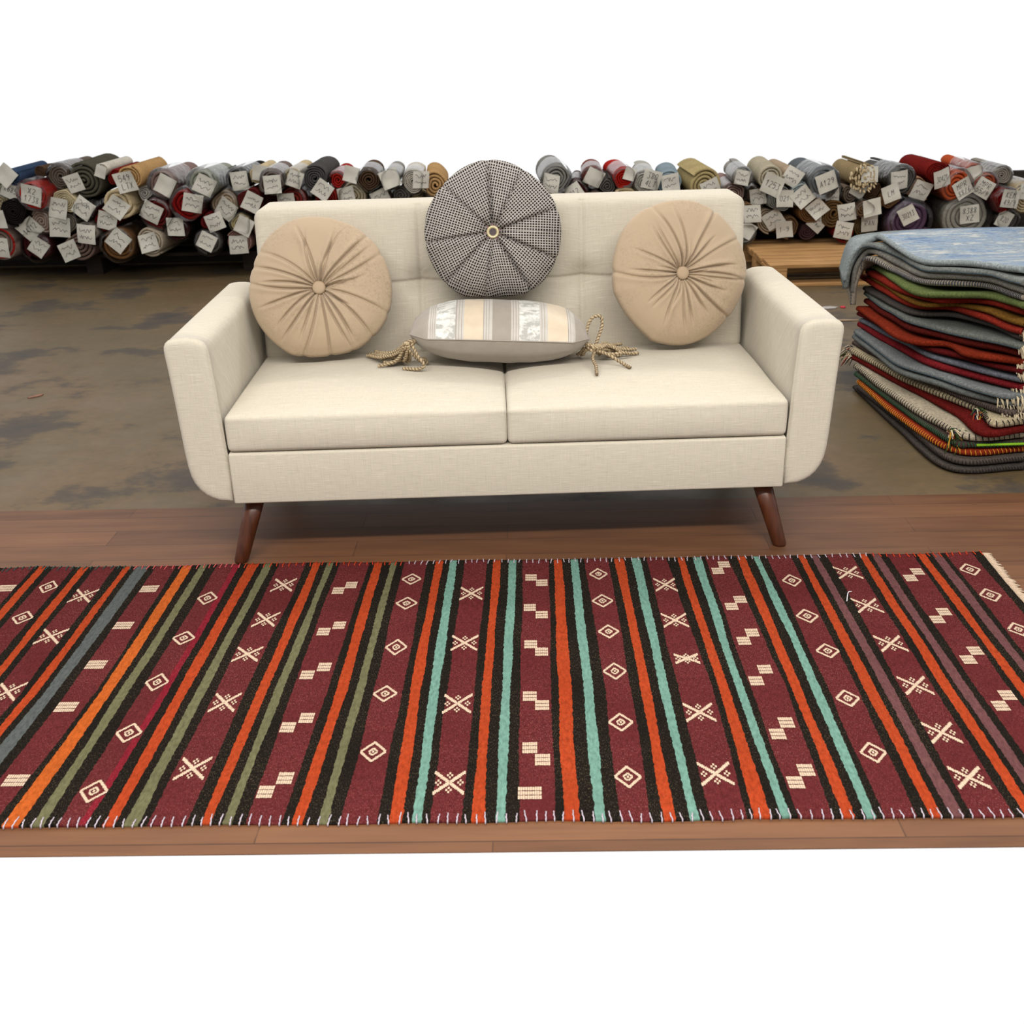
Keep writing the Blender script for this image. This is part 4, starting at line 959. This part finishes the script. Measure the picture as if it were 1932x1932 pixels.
def tag_mesh(size, text, rnd):
    mb = MB(); n = 6; h = size/2; ph = rnd.uniform(0, 6); k1, k2 = rnd.uniform(.02, .07), rnd.uniform(-.05, .05)
    sk = rnd.uniform(-.10, .10); asp = rnd.uniform(.92, 1.08)
    def P(u, v, off=0):
        d = size*(k1*sin(u*2.2+ph)+k2*u*v+.02*sin(v*3+ph))+off
        return (u*h*asp+sk*v*h, -d-size*.02, v*h)
    for back in (0, 1):
        rows = [[mb.vert(P(-1+2*i/n, -1+2*j/n, -.0006*back)) for i in range(n+1)] for j in range(n+1)]
        mb.grid(rows, 0, flip=bool(back))
    def line(pts, wd):
        for (x0, y0), (x1, y1) in zip(pts[:-1], pts[1:]):
            L = math.hypot(x1-x0, y1-y0)
            if L < 1e-6: continue
            nx, ny = -(y1-y0)/L*wd, (x1-x0)/L*wd
            q = [mb.vert(P(x, y, .0007)) for x, y in ((x0-nx, y0-ny), (x1-nx, y1-ny), (x1+nx, y1+ny), (x0+nx, y0+ny))]
            mb.face(q, 1)
    if text == '~':      # handwriting too blurred to read: wavering pen lines
        for r in (.42, -.30):
            pts = []; x = -.72
            while x < .72:
                pts.append((x, r+rnd.uniform(-.24, .24))); x += rnd.uniform(.07, .16)
            line(pts, .022)
    elif text:
        ls = text.split(' ')
        for li, s in enumerate(ls):
            cy = .0 if len(ls) == 1 else (.40 if li == 0 else -.42)
            cw = min(.42, 1.5/len(s)); sc = cw*.62/4; hh = .30
            for ci, ch in enumerate(s):
                ox = -cw*len(s)/2+cw*(ci+.2); sl = .12
                for stp in GL.get(ch, []):
                    pts = []
                    for q in stp.split(' '):
                        a, b = [float(v) for v in q.split(',')]
                        yy = cy+(b/6-.5)*hh*2; pts.append((ox+a*sc+(yy-cy)*sl, yy))
                    line(pts, .026)
    return mb
ORD = ['first', 'second', 'third', 'fourth', 'fifth', 'sixth', 'seventh', 'eighth', 'ninth', 'tenth', 'eleventh', 'twelfth', 'thirteenth', 'fourteenth', 'fifteenth', 'sixteenth', 'seventeenth', 'eighteenth', 'nineteenth', 'twentieth']
def build_rolls():
    R_ = DATA['rolls']
    # rows within each stretch of the heap, for the labels
    sec = lambda x: 0 if x < -1.55 else 1 if x < -.1 else 2 if x < 1.22 else 3
    secn = ['left of sofa', 'above sofa left half', 'above sofa right half', 'right of sofa']
    place = {}
    for s in range(4):
        ids = [i for i, r in enumerate(R_) if not r[6] and sec(r[0]) == s]
        cuts = {0: (.255, .375, .51), 1: (.545,), 2: (.52,), 3: (.255, .365, .46)}[s]
        nm = {0: ['bottom row', 'second row up', 'third row up', 'top row'], 1: ['lower row', 'top row'], 2: ['lower row', 'top row'], 3: ['bottom row', 'second row up', 'third row up', 'top row']}[s]
        for k in range(len(cuts)+1):
            lo = cuts[k-1] if k else -9; hi = cuts[k] if k < len(cuts) else 99
            rowi = sorted([i for i in ids if lo <= R_[i][1] < hi], key=lambda i: R_[i][0])
            for q, i in enumerate(rowi): place[i] = '%s from left, %s, %s' % (ORD[q], nm[k], secn[s])
    # soft rolls press flat against each other where they meet
    def outline(i):
        xi, zi, ri = R_[i][:3]; out = []
        for q in range(72):
            a = 2*PI*q/72; best = ri
            for j, o in enumerate(R_):
                if j == i: continue
                dx, dz = o[0]-xi, o[1]-zi; d = math.hypot(dx, dz)
                if d > ri+o[2] or d < 1e-5: continue
                di = max((d*d+ri*ri-o[2]**2)/(2*d), ri*.25)-.0015; c_ = (dx*cos(a)+dz*sin(a))/d
                if c_ > .05: best = min(best, di/c_)
            out.append(best/ri)
        for _ in range(3): out = [(out[q-1]+2*out[q]+out[(q+1) % 72])/4 for q in range(72)]
        return out
    for i, (x, z, r, c, tg, wrap, hid) in enumerate(R_):
        ol = outline(i)
        def sh(a):
            t_ = (a/(2*PI) % 1)*72; k_ = int(t_) % 72; f_ = t_-int(t_)
            return ol[k_]*(1-f_)+ol[(k_+1) % 72]*f_
        rnd = random.Random(100+i)
        yf = 4.0+rnd.uniform(-.05, .05)-(.03 if tg else -.03)
        rot = (rnd.uniform(-.015, .015), 0, rnd.uniform(-.07, .07))
        root = empty('rolled_rug', (x, yf, z), rot)
        if hid: tag(root, 'rolled rug hidden from view behind the sofa back', 'rolled rug', 'rolled rugs hidden behind the sofa')
        else:
            t = ''
            if tg and tg[4] and tg[4] != '~' and len(tg[4]) > 2: t = ' tagged '+tg[4].replace('·', ' ')
            lb = '%s rolled rug%s, %s' % (c, t if len(c.split()) < 3 else '', place[i])
            if t and len(c.split()) < 3: lb = '%s rolled rug%s, %s' % (c, t, place[i].split(', ', 1)[1])
            tag(root, lb, 'rolled rug', 'rolled rugs heaped behind the sofa')
        # the rolled cloth: a spiral sheet with a rounded edge
        turns = rnd.choice([3.6, 4.3, 5.2, 6.1]) if r > .075 else rnd.choice([3.2, 4.2])
        if c in ('purple', 'light grey', 'straw yellow'): turns = 4.4
        rin = r*rnd.uniform(.08, .2); pitch = (r-rin)/turns; th = pitch*rnd.uniform(.72, .86); NSG = 26
        tel = rnd.uniform(-.35, .35); p2, p3 = rnd.uniform(0, 6), rnd.uniform(0, 6); a2, a3 = rnd.uniform(.0, .05), rnd.uniform(.0, .03)
        ph = rnd.uniform(0, 6); n = int(turns*NSG); mb = MB(); rows = []
        for k in range(n+1):
            a = 2*PI*k/NSG; rad = rin+pitch*(k/NSG)-th*.5
            ang = a+ph; sq = 1+(a2*cos(2*ang+p2)+a3*cos(3*ang+p3))*(.4+.6*rad/r)-.02; sq *= 1-(1-sh(ang))*(.3+.7*rad/r)
            wv = .0025*noise.noise(Vector((k*.21, i, 0)))*(.5+rad/r)
            y0 = tel*(r-rad)*.5+.004*noise.noise(Vector((k*.13, i*2.3, 5)))
            outer = k > n-NSG-1; Ld = .5 if outer else .25
            row = []
            for (dr, dy) in ((-.5, Ld), (-.5, .006), (-.33, .0015), (0, 0), (.33, .0015), (.5, .006), (.5, Ld)):
                q = max(.002, (rad+wv+dr*th)*sq)
                row.append(mb.vert((cos(ang)*q, y0*(1 if dy < .1 else 0)+dy, sin(ang)*q)))
            rows.append(row)
        mb.grid(rows, 0)
        mb.face(rows[0]); mb.face(rows[-1][::-1])
        mb.build('roll', roll_mat(c), root)
        if c == 'knotted brown and cream':
            kb = MB()
            for q in range(70):
                a, rr = rnd.uniform(0, 2*PI), r*math.sqrt(rnd.uniform(.02, .9)); b = Vector((cos(a)*rr, -.004, sin(a)*rr)); d = Vector((rnd.uniform(-.5, .5), -1, rnd.uniform(-.8, .2)))
                kb.tube([b, b+d*.014, b+d*.026+Vector((0, 0, -.006))], [.0055, .0065, .004], 6)
            kb.build('fringe', roll_mat('cream'), root)
        if c == 'grey with a red edge':
            kb = MB(); kb.tube([(cos(a_)*r*.8, -.004, sin(a_)*r*.8) for a_ in [2*PI*q/30 for q in range(31)]], .006, 6); kb.build('binding', roll_mat('scarlet'), root)['label'] = 'red edge binding'
        if tg:
            b = tag_mesh(tg[3]*1.02, tg[4], rnd)
            o = b.build('paper_tag', [PAPER, INK], root); o.location = (tg[0], -.010-abs(tel)*r*.25-.004, tg[1]); o.rotation_euler = (rnd.uniform(-.12, .12), math.radians(tg[2]), rnd.uniform(-.15, .15))
        if wrap:
            fb = MB(); rows = []
            for y_, k_ in ((.3, 1.012), (.16, 1.02), (.05, 1.015), (.0, 1.03), (-.022, 1.0), (-.034, .90), (-.040, .78)):
                rows.append([fb.vert((cos(2*PI*q/30)*r*sh(2*PI*q/30)*(k_+.035*noise.noise(Vector((cos(2*PI*q/30)*2.2, sin(2*PI*q/30)*2.2, i+y_*12)))-.02), y_+.014*noise.noise(Vector((q*.5, i, 2)))*(y_ < 0), sin(2*PI*q/30)*r*sh(2*PI*q/30)*(k_+.035*noise.noise(Vector((cos(2*PI*q/30)*2.2, sin(2*PI*q/30)*2.2, i+y_*12)))-.02))) for q in range(30)])
            fb.grid(rows, 0, closed=True); fb.build('plastic_sleeve', FILM, root)
build_rolls()

# ------------------------------------------------------------------ litter on the concrete
def scrap(name, label, loc, pts, mat, th=.001):
    mb = MB(); n = len(pts)
    a = [mb.vert((x, y, .0006)) for x, y in pts]; b = [mb.vert((x*.96, y*.96, th+.004*noise.noise(Vector((x*40, y*40, 3)))+.003)) for x, y in pts]
    mb.face(a[::-1]); mb.face(b); mb.grid([a, b], 0, closed=True)
    tag(mb.build(name, mat), label, 'litter').location = loc
scrap('plastic_scrap', 'crumpled whitish plastic scrap on the concrete right of the sofa', (1.60, 2.84, 0), [(-.05, -.01), (-.02, -.025), (.02, -.02), (.045, .005), (.01, .03), (-.03, .02)], mat_plain('scrap_plastic', (176, 170, 164), .4, .3))
scrap('red_scrap', 'small red scrap on the concrete right of the sofa', (1.665, 2.835, 0), [(-.014, -.008), (.008, -.014), (.016, .004), (.0, .014), (-.012, .008)], mat_plain('scrap_red', (186, 56, 66), .7, .2), .004)
scrap('wood_sliver', 'thin pale wooden sliver on the concrete near the stacked rugs', (1.60, 2.56, 0), [(-.07, .002), (-.03, -.008), (.07, -.010), (.07, -.004), (.0, .006)], mat_plain('scrap_wood', (172, 146, 118), .8, .1), .003)
scrap('red_scrap', 'small pinkish scrap on the concrete floor left of the sofa', (-1.975, 1.575, 0), [(-.03, -.02), (-.02, -.026), (.015, .0), (.02, .025), (.01, .025), (-.015, -.002)], mat_plain('scrap_pink', (150, 112, 96), .8, .1), .002)
